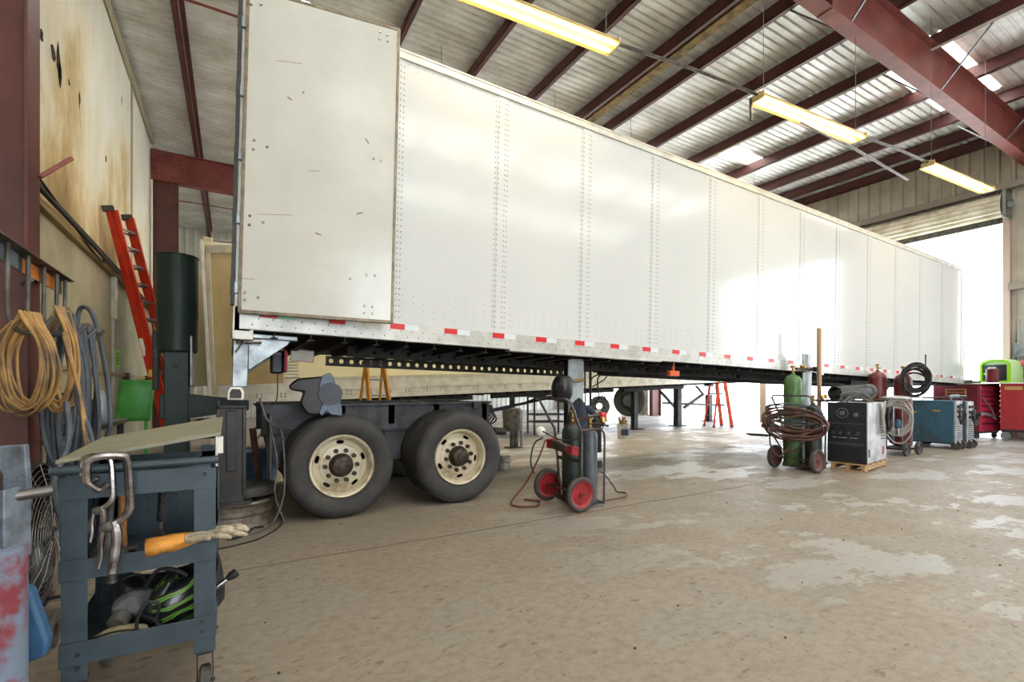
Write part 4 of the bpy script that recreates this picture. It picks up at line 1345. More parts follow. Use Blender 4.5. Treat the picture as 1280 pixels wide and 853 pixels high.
g = G().tube([(-W_-.055,-.05,.978),(.05,-.05,.985)], .0155, 16); g.bar((-W_-.03,-.05,.978),(-W_-.03,0,.96),.012,.03); g.bar((.03,-.05,.985),(.03,0,.96),.012,.03)
g.build('handle_bar', M['teal'], ct)
b_ = G().add([(-W_-.05,-.01,.998),(.055,-.01,1.078),(.055,D_+.03,1.112),(-W_-.03,D_+.03,1.028),(-W_-.05,-.01,1.012),(.055,-.01,1.092),(.055,D_+.03,1.126),(-W_-.03,D_+.03,1.042)],
             [(0,3,2,1),(4,5,6,7),(0,1,5,4),(1,2,6,5),(2,3,7,6),(3,0,4,7)])
b_.build('lid', M['lid'], ct, bevel=.002)
g = G().box(.042,.02,1.0,.064,.05,1.07); g.box(.036,.0,.95,.045,.05,1.08); g.build('lid_hinge', M['alupaint'], ct, bevel=.003)
g = G()
for z in (.29,.33):
    for x in (-.01,): g.cyl((x,-.014,z),(x,-.002,z),.007,n=8)
for z in (.20,.25): g.cyl((-W_+.01,-.014,z+.05),(-W_+.01,-.002,z+.05),.007,n=8)
g.cyl((.0,-.012,.925),(.0,-.0,.925),.008,n=8)
g.build('post_bolt', M['black'], ct)
for x, y in ((0,.03),(-W_,.03),(0,D_-.03),(-W_,D_-.03)):
    c = G().lathe([(.02,-.018),(.055,-.020),(.065,-.012),(.065,.012),(.055,.020),(.02,.018)], (x,y,.066), (1,0,0), 28, close=True).build('caster', M['rubber'], ct)
    g = G().box(x-.03,y-.03,.190,x+.03,y+.03,.2); 
    for sx in (-1,1): g.box(x+sx*.027-.002,y-.018,.05,x+sx*.027+.002,y+.018,.19)
    g.cyl((x-.035,y,.066),(x+.035,y,.066),.007,n=8)
    g.build('caster_fork', M['black'], c)
# locking C-clamps hanging on the handle bar
def cclamp(label, ox, oy, oz, flip, sc_):
    s = thing('locking_clamp', label, 'clamp', (ox, oy, oz), (0, 0, flip), 'locking clamps on the cart handle')
    s.scale = (sc_, sc_, sc_)
    g = G().tube([(-.045,0,-.045),(-.046,0,-.01),(-.042,0,.012),(-.02,0,.022),(.025,0,.020),(.040,0,.004),(.045,0,-.06),(.046,0,-.125),(.036,0,-.15),(.01,0,-.17)], .0105, 8, smooth=5)
    g.build('upper_jaw', M['chrome'], s)
    g = G().tube([(-.045,0,-.045),(-.02,0,-.07),(.0,0,-.055)], .008, 8, smooth=4); g.build('lower_jaw', M['chrome'], s)
    g = G().ell((.0,0,-.175), (.021,.010,.016), 14, 8); g.build('pivot_plate', M['dirtysteel'], s)
    g = G().tube([(.012,0,-.16),(.018,0,-.2),(.014,0,-.26),(.008,0,-.305)], [.011,.012,.012,.010], 10, smooth=5); g.build('handle', M['chrome'], s)
    g = G().tube([(-.008,0,-.17),(-.016,0,-.21),(-.016,0,-.25),(-.022,0,-.285)], .006, 8, smooth=5); g.build('release_lever', M['chrome'], s)
    g = G().cyl((.008,0,-.305),(.007,0,-.325),.008,n=12); g.cyl((.007,0,-.322),(.007,0,-.33),.012,n=12); g.build('adjusting_screw', M['tube'], s)
    return s
cclamp('chrome locking clamp hanging left on the cart handle, its jaws over the bar', -.418, 2.245, 1.004, -.25, 1.0)
cclamp('longer chrome locking clamp hanging lower on the cart handle, beside the wooden tool grip', -.385, 2.225, .998, .12, 1.30)
# tools on the middle shelf
s = thing('hammer', 'hammer standing on its head with a worn wooden handle in the cart tray', 'hammer', (-.40, 2.55, .577))
G().tube([(0,0,.02),(.0,0,.1),(.003,.0,.2),(.0,0,.33)], [.02,.019,.014,.013], 12, smooth=5).build('handle', M['wood'], s)
G().cyl((-.05,0,.02),(.05,0,.02),.017,n=14).build('head', M['tube'], s)
s = thing('wire_brush', 'ribbed black grip tool standing upright in the cart tray', 'brush', (-.265, 2.50, .577), (0, .04, 0))
g = G().cyl((0,0,.13),(0,0,.30),.013,n=14)
for k in range(14): g.torus((0,0,.138+.012*k), .014, .003, (0,0,1), 16, 5)
g.build('grip', M['blackp'], s)
G().cyl((0,0,.0),(0,0,.14),.008,n=10).build('shaft', M['chrome'], s)
G().box(-.03,-.02,0,.03,.02,.03).build('head', M['dirtysteel'], s, bevel=.004)
s = thing('steel_scoop', 'dark steel funnel shaped tool leaning in the left of the cart tray', 'tool', (-.44, 2.53, .577), (0, .05, 0))
g = G().lathe([(.075,.0),(.06,.03),(.03,.07),(.012,.12),(.010,.30),(.012,.33),(.0001,.33)], n=20); g.build('scoop', M['dirtysteel'], s)
# work gloves over the tray edge
def glove(label, loc, rz, tilt, sgn=1):
    s = thing('work_glove', label, 'glove', loc, (0, tilt, rz), 'work gloves on the cart tray')
    s.scale = (.92, .92, .95)
    pts = [(-.17,0,.0),(-.12,0,.0),(-.06,0,.0),(-.03,0,0)]
    g = G()
    N = 18; vs = []
    rings = [(-.175,.062,.036),(-.14,.060,.034),(-.09,.050,.028),(-.045,.044,.024),(-.04,.040,.02)]
    for x, ry, rz_ in rings:
        for k in range(N):
            a = 2*PI*k/N; vs.append((x, math.cos(a)*ry*(1+.05*math.sin(3*a+x*30)), math.sin(a)*rz_))
    fs = [(i*N+k,(i+1)*N+k,(i+1)*N+(k+1) % N,i*N+(k+1) % N) for i in range(len(rings)-1) for k in range(N)]
    g.add(vs, fs); o = g.build('cuff', M['cuff'], s); md = o.modifiers.new('thickness', 'SOLIDIFY'); md.thickness = .003
    g = G()
    g.ell((.0,0,0), (.062,.043,.021), 16, 10)
    for y, l, dz in ((-.030,.070,-.012),(-.010,.085,.004),(.011,.082,.010),(.031,.062,-.006)):
        g.tube([(.03,y*.8,0),(.06,y,.004+dz*.5),(.06+l*.55,y*1.25,dz),(.06+l,y*1.35,dz-.016)], [.0125,.012,.0115,.009], 9, smooth=4)
    g.tube([(-.02,-.03*sgn,0),(.015,-.055*sgn,.006),(.05,-.072*sgn,.0)], [.014,.0125,.01], 9, smooth=4)
    g.build('hand', M['glove'], s)
glove('grubby work glove with an orange cuff lying over the right end of the cart tray', (-.125, 2.31, .672), .05, -.10)
glove('second grubby glove crumpled below the orange cuffed one on the tray edge', (-.07, 2.36, .662), .25, -.03, -1)

# lower shelf contents
s = thing('tool_bag', 'open black fabric bag slumped at the back of the cart bottom shelf', 'bag', (-.235, 2.62, .268))
N = 26; vs = []
for k, (r, z) in enumerate([(.17,0),(.185,.02),(.19,.08),(.185,.14),(.175,.19),(.165,.185),(.168,.14),(.16,.04),(.0,.03)]):
    for i in range(N):
        a = 2*PI*i/N; q = 1+.06*math.sin(4*a+k)+random.uniform(-.02,.02)
        sx = abs(math.cos(a))**.6*(1 if math.cos(a) > 0 else -1); sy = abs(math.sin(a))**.6*(1 if math.sin(a) > 0 else -1)
        vs.append((sx*r*q*1.05, sy*r*q*.92, z+(.05*math.sin(2*a+1) if 3 < k < 6 or k == 3 else 0)))
fs = [(i*N+k,(i+1)*N+k,(i+1)*N+(k+1) % N,i*N+(k+1) % N) for i in range(8) for k in range(N)]
G().add(vs, fs).build('bag_body', M['bag'], s)
G().tube([(.1,-.16,.15),(.05,-.18,.23),(-.03,-.17,.25),(-.09,-.16,.15)], .008, 8, smooth=6).build('strap', M['bag'], s)
s = thing('welding_helmet', 'black welding helmet with green flame artwork on the cart bottom shelf', 'helmet', (-.175, 2.505, .375), (.45, .25, -.75))
s.scale = (.9, 1, .85)
g = G(); nu, nv = 24, 14; vs = []
for j in range(nv+1):
    ph = PI*.06+PI*.84*j/nv
    for i in range(nu+1):
        th = -PI*.62+PI*1.24*i/nu
        r = math.sin(ph)**.75
        x = math.sin(th)*.115*r; y = -math.cos(th)*.15*r*(1+.12*math.cos(ph)); z = math.cos(ph)*.145
        vs.append((x, y, z))
fs = [(j*(nu+1)+i,(j+1)*(nu+1)+i,(j+1)*(nu+1)+i+1,j*(nu+1)+i+1) for j in range(nv) for i in range(nu)]
o = g.add(vs, fs).build('shell', M['flame'], s); md = o.modifiers.new('thickness', 'SOLIDIFY'); md.thickness = .004
G().obox((0,-.150,.035), (.105,.02,.085), (.1,0,0)).build('visor', M['blackp'], s, bevel=.008)
G().obox((0,-.163,.035), (.08,.006,.055), (.1,0,0)).build('lens', mat('dark green lens', hexc(16,30,26), .08), s, bevel=.003)
for sx in (-1,1): G().cyl((sx*.108,-.02,.02),(sx*.128,-.02,.02),.022,n=18).build('headgear_knob', M['blackp'], s)
G().torus((0,.0,.03), .095, .008, (0,.25,1), 28, 6).build('head_band', M['blackp'], s)
s = thing('respirator', 'grimy grey half mask respirator lying left of the flame helmet', 'respirator', (-.345, 2.46, .40), (.2, -.2, .5))
G().ell((0,0,0), (.075,.055,.05), 18, 12, jit=.04).build('facepiece', M['greycloth'], s)
for sx in (-1,1): G().cyl((sx*.05,-.03,-.01),(sx*.085,-.055,-.02),.034,n=18).build('filter', M['dirtysteel'], s)
G().tube([(-.06,.03,.02),(-.02,.1,.05),(.06,.08,.06),(.07,.02,.02)], .005, 6, smooth=6).build('strap', M['bag'], s)
s = thing('leather_pouch', 'beige cloth bundle in the front left of the cart bottom shelf', 'cloth', (-.37, 2.37, .315))
G().ell((0,0,0), (.085,.05,.034), 18, 10, jit=.05).build('bundle', M['beige'], s)
G().tube([(-.08,-.03,.02),(0,-.05,.035),(.09,-.03,.01)], .004, 6, smooth=5).build('seam', M['bag'], s)
s = thing('power_lead', 'thin black lead curled between the respirator and the helmet', 'cable', (-.28, 2.37, .28))
G().tube([(-.03,-.02,.01),(-.04,-.03,.08),(-.01,-.03,.15),(.03,-.02,.13),(.02,-.01,.06),(.06,-.02,.02)], .006, 8, smooth=8).build('lead', M['cable'], s)
s = thing('spray_bottle', 'dark bottle lying against the flame helmet on the cart shelf', 'bottle', (-.26, 2.42, .40), (0, .5, .2))
G().lathe([(.0001,-.07),(.026,-.07),(.028,-.06),(.028,.04),(.016,.06),(.014,.08),(.0001,.08)], n=18).build('bottle', M['blackp'], s)
s = thing('flashlight', 'small black and silver flashlight poking past the right post of the cart', 'flashlight', (-.06, 2.42, .415), (0, 1.0, .1))
s.scale = (.8, .8, .8)
G().cyl((0,0,-.03),(0,0,.07),.013,n=16).build('barrel', M['chrome'], s)
G().lathe([(.014,.06),(.024,.085),(.025,.115),(.021,.116),(.018,.1)], n=20).build('head', M['blackp'], s)
# floor clutter round the rim base
g = G().tube([onG(262,690),onG(300,682),onG(330,672),onG(352,655),onG(340,640)+Vector((0,0,.02)),onG(310,668),onG(285,676),onG(300,664),onG(330,660)], .007, 6, smooth=8)
for i, v in enumerate(g.v): g.v[i] = (v[0], v[1], v[2]+.008)
tag(g.build('floor_cable', M['cable']), 'thin dark cable snaking on the floor in front of the steel rim', 'cable')
g = G().tube([(.22,4.98,1.18),(.27,4.95,1.0),(.34,4.97,.92),(.40,4.93,.85),(.42,4.9,.5),(.40,4.85,.25),(.30,4.8,.05),(.12,4.72,.012),(-.05,4.7,.010)], .009, 8, smooth=6)
g.tube([(.30,4.97,.94),(.36,4.93,.6),(.34,4.9,.3),(.42,4.8,.04)], .007, 6, smooth=6)
tag(g.build('air_line', M['dirtysteel']), 'grey air line drooping from the trailer stand to the floor', 'hose')
g = G().box(-.02,-.02,0,.02,.02,.04)
s = thing('angle_iron', 'rusty length of angle iron leaning beside the black trailer stand', 'steel bar', (0,0,0))
g = G().bar((.16,5.05,.9),(.27,5.62,.03),.05,.012); g.bar((.185,5.05,.9),(.295,5.62,.03),.008,.05); g.build('bar', M['rust'], s)
g = G().tube([onG(78,734),onG(120,700),onG(150,722),onG(180,716),onG(225,704)], .004, 6, smooth=8)
tag(g.build('floor_cable', M['cablew']), 'thin pale cable on the floor behind the tool cart', 'cable')
# dark things stored behind the stand
s = thing('parts_crate', 'grey plastic crate stored on the floor behind the tool cart', 'crate', (-.62, 7.9, 0))
g = G().box(-.3,-.2,.0,.3,.2,.02)
for a_,b_,c_,d_ in ((-.3,-.2,.3,-.18),(-.3,.18,.3,.2),(-.3,-.2,-.28,.2),(.28,-.2,.3,.2)): g.box(a_,b_,0,c_,d_,.34)
g.build('crate', M['hose'], s, bevel=.004)
s = thing('paint_tub', 'blue plastic tub on the floor behind the rear corner stand', 'tub', (.35, 7.6, 0))
G().lathe([(.0001,0),(.2,0),(.24,.38),(.25,.4),(.24,.4),(.19,.03),(.0001,.03)], n=28).build('tub', M['blue2'], s)

# floor crumbs of slag
g = G()
for k in range(140):
    x, y = random.uniform(-.2, 13), random.uniform(1.2, 6.5)
    r = random.uniform(.003, .009)
    g.ell((x,y,r*.5), (r,r*.8,r*.6), 5, 4, jit=.3)
tag(g.build('floor_debris', M['rust']), 'tiny crumbs of slag and grit scattered over the concrete', 'debris', kind='stuff')

# ================================================================== GAS CYLINDER CARTS
def wheel_solid(parent, loc, R, wd, disc, name='wheel'):
    t = G().lathe([(R*.78,-wd/2),(R*.9,-wd/2-.003),(R,-wd*.3),(R,wd*.3),(R*.9,wd/2+.003),(R*.78,wd/2)], axis=(0,1,0), n=40, close=True).build(name, M['rubber'], parent)
    t.location = loc
    G().lathe([(.0001,-wd*.25),(.03,-wd*.35),(.035,-wd*.12),(R*.62,-wd*.10),(R*.72,-wd*.38),(R*.8,-wd*.42),(R*.8,wd*.42),(R*.72,wd*.38),(R*.6,wd*.1),(.035,wd*.12),(.03,wd*.35),(.0001,wd*.25)], axis=(0,1,0), n=36).build('wheel_disc', disc, t)
    G().cyl((0,-wd*.55,0),(0,wd*.55,0),.018,n=12).build('hub_cap', M['tube'], t)
    return t
def cylinder(label, loc, R, h, mt, group=None, gauges=True, rot=(0,0,0), face=0):
    s = thing('gas_cylinder', label, 'gas cylinder', loc, rot, group)
    s.rotation_euler.z = face
    zs = h-R*1.15
    pr = [(.0001,.01),(R*.8,.0),(R*.96,.01),(R,.04),(R,zs)]
    for k in range(1, 8):
        a = PI/2*k/8; pr.append((.03+(R-.03)*math.cos(a), zs+R*1.0*math.sin(a)))
    pr += [(.034,h-.02),(.034,h+.01),(.0001,h+.01)]
    G().lathe(pr, n=36).build('cylinder_body', mt, s)
    g = G().cyl((0,0,h),(0,0,h+.10),.016,n=12); g.cyl((0,0,h+.05),(.0,-.06,h+.05),.012,n=10); g.lathe([(.0001,.10),(.035,.10),(.037,.115),(.035,.13),(.0001,.13)], (0,0,h), n=16)
    g.build('valve', M['brass'], s)
    if gauges:
        g = G().cyl((0,-.05,h+.05),(0,-.17,h+.05),.02,n=12); g.cyl((0,-.12,h+.05),(.03,-.2,h+.03),.012,n=8); g.build('regulator', M['tube'], s)
        for a_, b_ in ((-.045,.0),(.045,.01)):
            G().cyl((a_,-.14,h+.10+b_),(a_*1.1,-.175,h+.105+b_),.032,n=20).build('gauge', M['brass'], s)
    return s
def cyl_cart(label, loc, rz, disc, platform=.30):
    """axle along local y from 0 to .6, platform towards +x"""
    s = thing('cylinder_cart', label, 'cart', loc, (0,0,rz))
    R = .18
    for y in (0, .6): wheel_solid(s, (0, y, R), R, .055, disc)
    G().cyl((0,-.03,R),(0,.63,R),.012,n=10).build('axle', M['tube'], s)
    g = G().box(.06,.08,.03,.06+platform,.52,.036); g.box(.06,.08,.03,.066,.52,.09); g.build('toe_plate', M['tube'], s)
    g = G()
    g.tube([(.10,.10,.03),(.07,.09,.5),(.05,.06,.82),(-.12,.02,1.13),(-.15,.05,1.16),(-.15,.55,1.16),(-.12,.58,1.13),(.05,.54,.82),(.07,.51,.5),(.10,.50,.03)], .014, 10)
    g.build('handle_frame', M['tube'], s)
    g = G().tube([(.06,.07,.83),(.30,.05,.84),(.355,.06,.80),(.37,.06,.74),(.37,.07,.03)], .012, 8)
    g.tube([(.37,.07,.035),(.37,.5,.035)], .012, 8)
    g.bar((.0,.1,R),(.08,.1,R),.03,.03); g.bar((.0,.5,R),(.08,.5,R),.03,.03)
    g.bar((.07,.09,.5),(.07,.51,.5),.01,.04)
    g.build('side_hoop', M['tube'], s)
    return s
cc = cyl_cart('two wheeled cylinder cart with bright red wheel discs and grey tube frame', (3.10, 3.90, 0), 0, M['wheelred'])
G().obox((-.02,.12,.62), (.09,.11,.09), (0,.2,0)).build('red_clamp', M['wheelred'], cc, bevel=.006)
G().obox((-.03,.47,.66), (.08,.11,.10), (0,-.1,.2)).build('red_clamp', M['wheelred'], cc, bevel=.006)
G().obox((-.03,.30,.64), (.07,.26,.09), (.12,0,0)).build('tool_box', M['dirtysteel'], cc, bevel=.006)
G().ell((-.08,.62,.78), (.06,.05,.06), 12, 8, jit=.12).build('rag', M['paper'], cc)
cylinder('tall dark green gas cylinder strapped in the red wheeled cart', (3.27, 4.27, .036), .115, .86, M['cyldark'], gauges=False)
cylinder('slimmer grey gas cylinder with red regulator in the red wheeled cart', (3.36, 4.07, .036), .078, .80, M['cylgrey'], face=.5)
s = thing('cutting_torch', 'red handled torch regulator lying over the grey cylinder top', 'torch', (3.33, 4.02, .97))
G().cyl((-.06,-.02,0),(.12,-.05,.02),.018,n=12).build('body', M['tube'], s); G().cyl((.08,-.05,.02),(.14,-.06,.01),.034,n=14).build('red_knob', M['red'], s)
G().tube([(-.06,-.02,0),(-.14,.05,-.04),(-.22,.12,-.1)], .009, 8).build('hose', M['hosered'], s)
def L3(*p): return [Vector(q) for q in p]
g = G().tube(L3((3.0,4.40,.70),(2.92,4.42,.5),(2.82,4.52,.22),(2.66,4.56,.03),(2.62,4.40,.014),(2.80,4.30,.014),(2.95,4.45,.014),(2.86,4.62,.014)), .010, 8, smooth=8)
tag(g.build('welding_hose', M['hosered']), 'dark red hose trailing from the cart down onto the floor at its left', 'hose')
g = G().tube(L3((3.42,4.1,.34),(3.65,4.2,.31),(3.95,4.35,.1),(4.05,4.40,.014),(4.10,4.30,.012),(3.95,4.15,.012),(3.62,4.12,.012),(3.52,4.05,.012)), .009, 8, smooth=8)
tag(g.build('welding_hose', M['hosebrown']), 'brown hose looping out on the floor right of the red wheeled cart', 'hose')
g = G().tube(L3((3.0,4.45,.72),(2.93,4.52,.65),(2.90,4.55,.45),(2.98,4.60,.30)), .009, 8, smooth=8)
g.tube(L3((2.95,4.38,.80),(3.05,4.2,.72),(3.18,4.05,.74),(3.3,4.0,.9)), .008, 8, smooth=8)
tag(g.build('welding_hose', M['cable']), 'black hose wound round the handle of the red wheeled cart', 'hose')

# plate leg of the trailer with jacket and helmet hung on it
p = onY(719, 610, 4.98)
s = thing('leg_stand', 'flat grey steel plate stand under the middle of the white trailer', 'stand', (p.x, 4.98, 0))
G().box(-.125,-.02,.02,.125,.0,1.655).build('plate', M['paleplate'], s, bevel=.003)
G().box(-.10,.0,.02,.10,.12,1.62).build('post', M['frame'], s, bevel=.006)
G().box(-.2,-.12,0,.2,.25,.022).build('base_plate', M['frame'], s, bevel=.004)
g = G().cyl((-.24,-.05,1.34),(.10,-.05,1.385),.018,n=12); g.build('cross_pin', M['brass'], s)
s = thing('welding_helmet', 'plain black welding helmet hanging left of the steel plate stand', 'helmet', (p.x-.30, 4.85, 1.27), (.1, .15, -.9))
g = G(); vs = []
for j in range(11):
    ph = PI*.1+PI*.75*j/10
    for i in range(19):
        th = -PI*.6+PI*1.2*i/18; r = math.sin(ph)**.7
        vs.append((math.sin(th)*.14*r, -math.cos(th)*.15*r, math.cos(ph)*.18))
o = g.add(vs, [(j*19+i,(j+1)*19+i,(j+1)*19+i+1,j*19+i+1) for j in range(10) for i in range(18)]).build('shell', M['blackp'], s)
md = o.modifiers.new('thickness', 'SOLIDIFY'); md.thickness = .005
G().obox((0,-.15,.03), (.12,.02,.09)).build('visor', M['cable'], s, bevel=.006)
G().torus((0,0,.12), .1, .01, (0,.3,1), 24, 6).build('head_band', M['rubber'], s)
s = thing('work_jacket', 'dark navy work jacket draped below the black helmet', 'jacket', (p.x-.14, 4.72, .98))
N = 22; vs = []
prr = [(.004,.004,.17),(.05,.05,.14),(.10,.07,.10),(.12,.08,.0),(.13,.09,-.12),(.12,.08,-.26),(.13,.09,-.38),(.11,.07,-.40)]
for k, (rx, ry, z) in enumerate(prr):
    for i in range(N):
        a_ = 2*PI*i/N; q = 1+.10*math.sin(4*a_+k*.6)
        vs.append((math.cos(a_)*rx*q, math.sin(a_)*ry*q, z+.008*math.sin(3*a_)))
G().add(vs, [(i*N+k,(i+1)*N+k,(i+1)*N+(k+1) % N,i*N+(k+1) % N) for i in range(len(prr)-1) for k in range(N)]).build('body', M['cloth'], s)
G().tube([(-.08,.0,.06),(-.14,-.02,-.1),(-.13,-.03,-.3)], [.045,.042,.036], 12, smooth=5).build('sleeve', M['cloth'], s)
G().tube([(.08,-.04,.06),(.16,-.07,-.02),(.20,-.08,-.12)], [.045,.042,.036], 12, smooth=5).build('sleeve', M['cloth'], s)

# feeder on poles behind the plate stand
p = onG(752, 570)
s = thing('wire_feeder', 'dark wire feeder machine on tall thin poles behind the steel plate stand', 'machine', (4.95, 6.05, 0))
for x, y in ((-.14,-.1),(-.02,-.1),(.12,.1)): G().cyl((x,y,.05),(x,y,1.66),.013,n=8).build('pole', M['black'], s)
G().box(-.2,-.18,.25,.14,.16,.85).build('cabinet', M['blackp'], s, bevel=.02)
G().box(-.16,-.2,.88,.10,-.02,.93).build('white_tray', M['whitebox'], s, bevel=.004)
G().lathe([(.05,-.05),(.17,-.05),(.17,-.04),(.06,-.03),(.06,.03),(.17,.04),(.17,.05),(.05,.05)], (.28,.05,.98), (.6,.8,0), 28, close=True).build('spool', M['dirtysteel'], s)
for x, y in ((-.17,-.15),(.12,-.15),(.12,.13)):
    G().lathe([(.01,-.015),(.05,-.015),(.05,.015),(.01,.015)], (x,y,.05), (0,1,0), 18, close=True).build('caster', M['rubber'], s)
G().box(-.2,-.18,.09,.14,.16,.12).build('base', M['black'], s)
G().tube([(.28,.05,1.1),(.2,0,1.4),(.35,.1,1.5),(.1,0,1.45),(-.05,-.1,1.3),(.1,0,1.2)], .012, 8, smooth=8).build('feed_hose', M['cable'], s)
G().tube([(.1,0,1.3),(.6,.3,1.42),(1.3,.9,1.60)], .012, 8).build('boom', M['frame'], s)
G().tube([(.1,0,1.0),(.3,-.05,1.15),(.38,0,.8),(.26,.0,.6),(.2,.05,.9)], .011, 8, smooth=8).build('feed_hose', M['cable'], s)
# bucket
p = onG(779, 548)
s = thing('bucket', 'white bucket with a navy label full of scrap on the floor', 'bucket', (p.x, p.y, 0))
G().lathe([(.0001,.0),(.135,.0),(.14,.01),(.152,.33),(.162,.335),(.162,.36),(.152,.362),(.148,.35),(.14,.03),(.0001,.03)], n=32).build('pail', M['bucket'], s)
g = G(); N = 12
vs = [(math.cos(PI*1.15+PI*.62*i/N)*.1485, math.sin(PI*1.15+PI*.62*i/N)*.1485, z) for z in (.08,.27) for i in range(N+1)]
g.add(vs, [(i,i+1,N+2+i,N+1+i) for i in range(N)]); g.build('label_band', M['navy'], s)
G().tube([(-.15,0,.34),(-.1,-.16,.30),(.1,-.16,.30),(.15,0,.34)], .004, 6, smooth=6).build('bail_handle', M['wire'], s)
g = G()
for k in range(9):
    a_ = random.uniform(0, 2*PI); g.bar((math.cos(a_)*.06, math.sin(a_)*.06, .25), (math.cos(a_)*.13+random.uniform(-.03,.03), math.sin(a_)*.12, .42+random.uniform(0,.14)), .04, .03)
g.build('scrap', mat('tan scrap rags', hexc(150,120,82), .8), s)

# green cylinder cart in the distance
cc2 = cyl_cart('two wheeled cylinder cart with dull maroon wheels loaded with coiled brown hose', (7.58, 3.90, 0), 0, M['wheeldull'])
cc2.scale = (1, 1.08, 1.0)
cylinder('tall bright green gas cylinder standing in the hose laden cart', (7.76, 4.36, .036), .135, 1.47, M['cylgreen'], gauges=True, face=.9)
cylinder('dark grey gas cylinder beside the green one in the hose laden cart', (7.82, 4.08, .036), .115, 1.0, M['cyldark'], gauges=True)
def rings(name, label, c, ax, R, n, r, mt, squash=.55, spread=.1, cat='hose'):
    g = G(); c = Vector(c); ax = Vector(ax).normalized(); a_ = Vector((0,0,1)).cross(ax).normalized()
    pts = []
    for k in range(n):
        rr = R*random.uniform(.82, 1.12); o = ax*random.uniform(-spread, spread); dz = random.uniform(-.08, .06); sq = squash*random.uniform(.75, 1.2); tw = random.uniform(-.25,.25)
        for i in range(9):
            t = 2*PI*i/9
            pts.append(c + o + a_*(math.cos(t)*rr) + Vector((0,0,math.sin(t)*rr*sq+dz+math.cos(t)*rr*tw)) + ax*random.uniform(-.012,.012))
    g.tube(pts, r, 7, smooth=4)
    return tag(g.build(name, mt), label, cat)
rings('welding_hose', 'thick coil of brown hose draped over the green cylinder cart', (7.40, 4.14, .76), (.9,.42,0), .40, 15, .013, M['hosebrown'], .42, .07)
rings('welding_cable', 'dark steel grey cable loops inside the brown hose coil', (7.42, 4.16, .86), (.9,.42,0), .34, 6, .013, M['hose'], .32, .05, 'cable')
g = G().tube(L3((7.3,4.45,.7),(7.34,4.48,.4),(7.42,4.40,.2),(7.5,4.3,.35),(7.44,4.25,.6)), .012, 8, smooth=6)
g.tube(L3((7.45,3.95,.8),(7.5,4.05,.45),(7.48,4.3,.28),(7.4,4.45,.5)), .012, 8, smooth=6)
tag(g.build('welding_hose', M['hosebrown']), 'two brown hose ends drooping to the axle of the hose laden cart', 'hose')
G_ = thing('wire_shelf', 'small dark wire shelf sticking out left of the hose laden cart', 'shelf', (7.55, 4.62, .50))
g = G().tube([(-.05,0,0),(-.12,.25,.0),(.02,.42,.0),(.12,.20,.0),(.1,0,0)], .01, 6, closed=False); g.tube([(-.02,0,0),(-.05,.3,0)],.006,6); g.tube([(.04,0,0),(.04,.3,0)],.006,6); g.build('wire_frame', M['black'], G_)

p = onY(1008, 500, 4.55)
s = thing('leg_stand', 'pale steel plate stand rising behind the green gas cylinder', 'stand', (p.x, 4.55, 0))
G().box(-.13,-.02,.02,.13,.0,1.86).build('plate', M['paleplate'], s, bevel=.003)
G().box(-.2,-.12,0,.2,.2,.022).build('base_plate', M['frame'], s, bevel=.004)
G().box(-.08,.0,.02,.08,.1,1.45).build('post', M['frame'], s, bevel=.006)
g = G().cyl((-.42,-.06,1.60),(.16,-.06,1.60),.022,n=12); g.box(.12,-.09,1.56,.18,-.03,1.64); g.build('cross_pin', M['black'], s)
p = onY(1024, 500, 4.42)
s = thing('steel_pole', 'tall thin copper coloured pole standing beside the pale plate stand', 'pole', (p.x, 4.42, 0))
G().cyl((0,0,.01),(0,0,2.30),.035,n=14).build('pole', mat('coppery pipe', hexc(176,140,110), .4, .5), s)
G().cyl((0,0,0),(0,0,.02),.12,n=20).build('foot', M['frame'], s)

# pallet with the big welder
def mk(loc, rz): return loc, (0,0,rz)
WR = math.atan2(.16, 1.14)
W0 = (8.22, 3.53, 0)
pal = thing('pallet', 'small light wooden pallet under the white and black welder', 'pallet', W0, (0,0,WR))
for k in range(3):
    y = .02+.20*k
    G().box(.0,y,.02,1.08,y+.045,.10).build('stringer', M['pallet'], pal, bevel=.003)
for k in range(5):
    x = .0+.25*k
    G().box(x,0,.10,x+.10,.48,.118).build('deck_board', M['pallet'], pal, bevel=.002)
G().box(0,0,0,.10,.48,.02).build('deck_board', M['pallet'], pal, bevel=.002); G().box(.98,0,0,1.08,.48,.02).build('deck_board', M['pallet'], pal, bevel=.002)
wd = thing('welder', 'large welder with a black control face and scuffed white side on the pallet', 'welder', (W0[0]+.03, W0[1]+.02, .12), (0,0,WR))
G().box(.02,-.01,.0,.98,.50,.93).build('cabinet', M['whitebox'], wd, bevel=.012)
g = G().box(-.01,-.015,-.0,.04,.505,.935); g.build('front_face', M['blackface'], wd, bevel=.006)
g = G()
g.box(-.02,.03,.28,-.008,.48,.31); g.box(-.02,.03,.60,-.008,.48,.615)
for k, y in enumerate((.10,.22,.33,.42)): g.cyl((-.035,y,.46),(-.01,y,.46),.022,n=14)
g.build('control_panel_bar', mat('grey control trim', hexc(70,72,78), .4), wd)
g = G().torus((-.012,.30,.77), .075, .006, (1,0,0), 28, 6); g.cyl((-.04,.30,.77),(-.01,.30,.77),.035,n=16); g.cyl((-.03,.12,.75),(-.01,.12,.75),.03,n=14); g.build('dial', mat('pale dial', hexc(108,112,120), .4), wd)
g = G()
for k, w__ in enumerate((.05,.03,.06,.04,.05)): g.box(-.014,.10+.07*k,.385,-.010,.10+.07*k+w__,.392)
g.build('legend_marks', M['paper'], wd)
G().box(-.016,.04,.03,-.008,.47,.26).build('terminal_panel', M['cable'], wd, bevel=.004)
g = G().box(.10,-.018,.1,.14,-.008,.22); g.build('side_slot', M['black'], wd)
G().box(.80,-.018,.10,.86,-.008,.22).build('red_tag', M['skinred'], wd)
g = G()
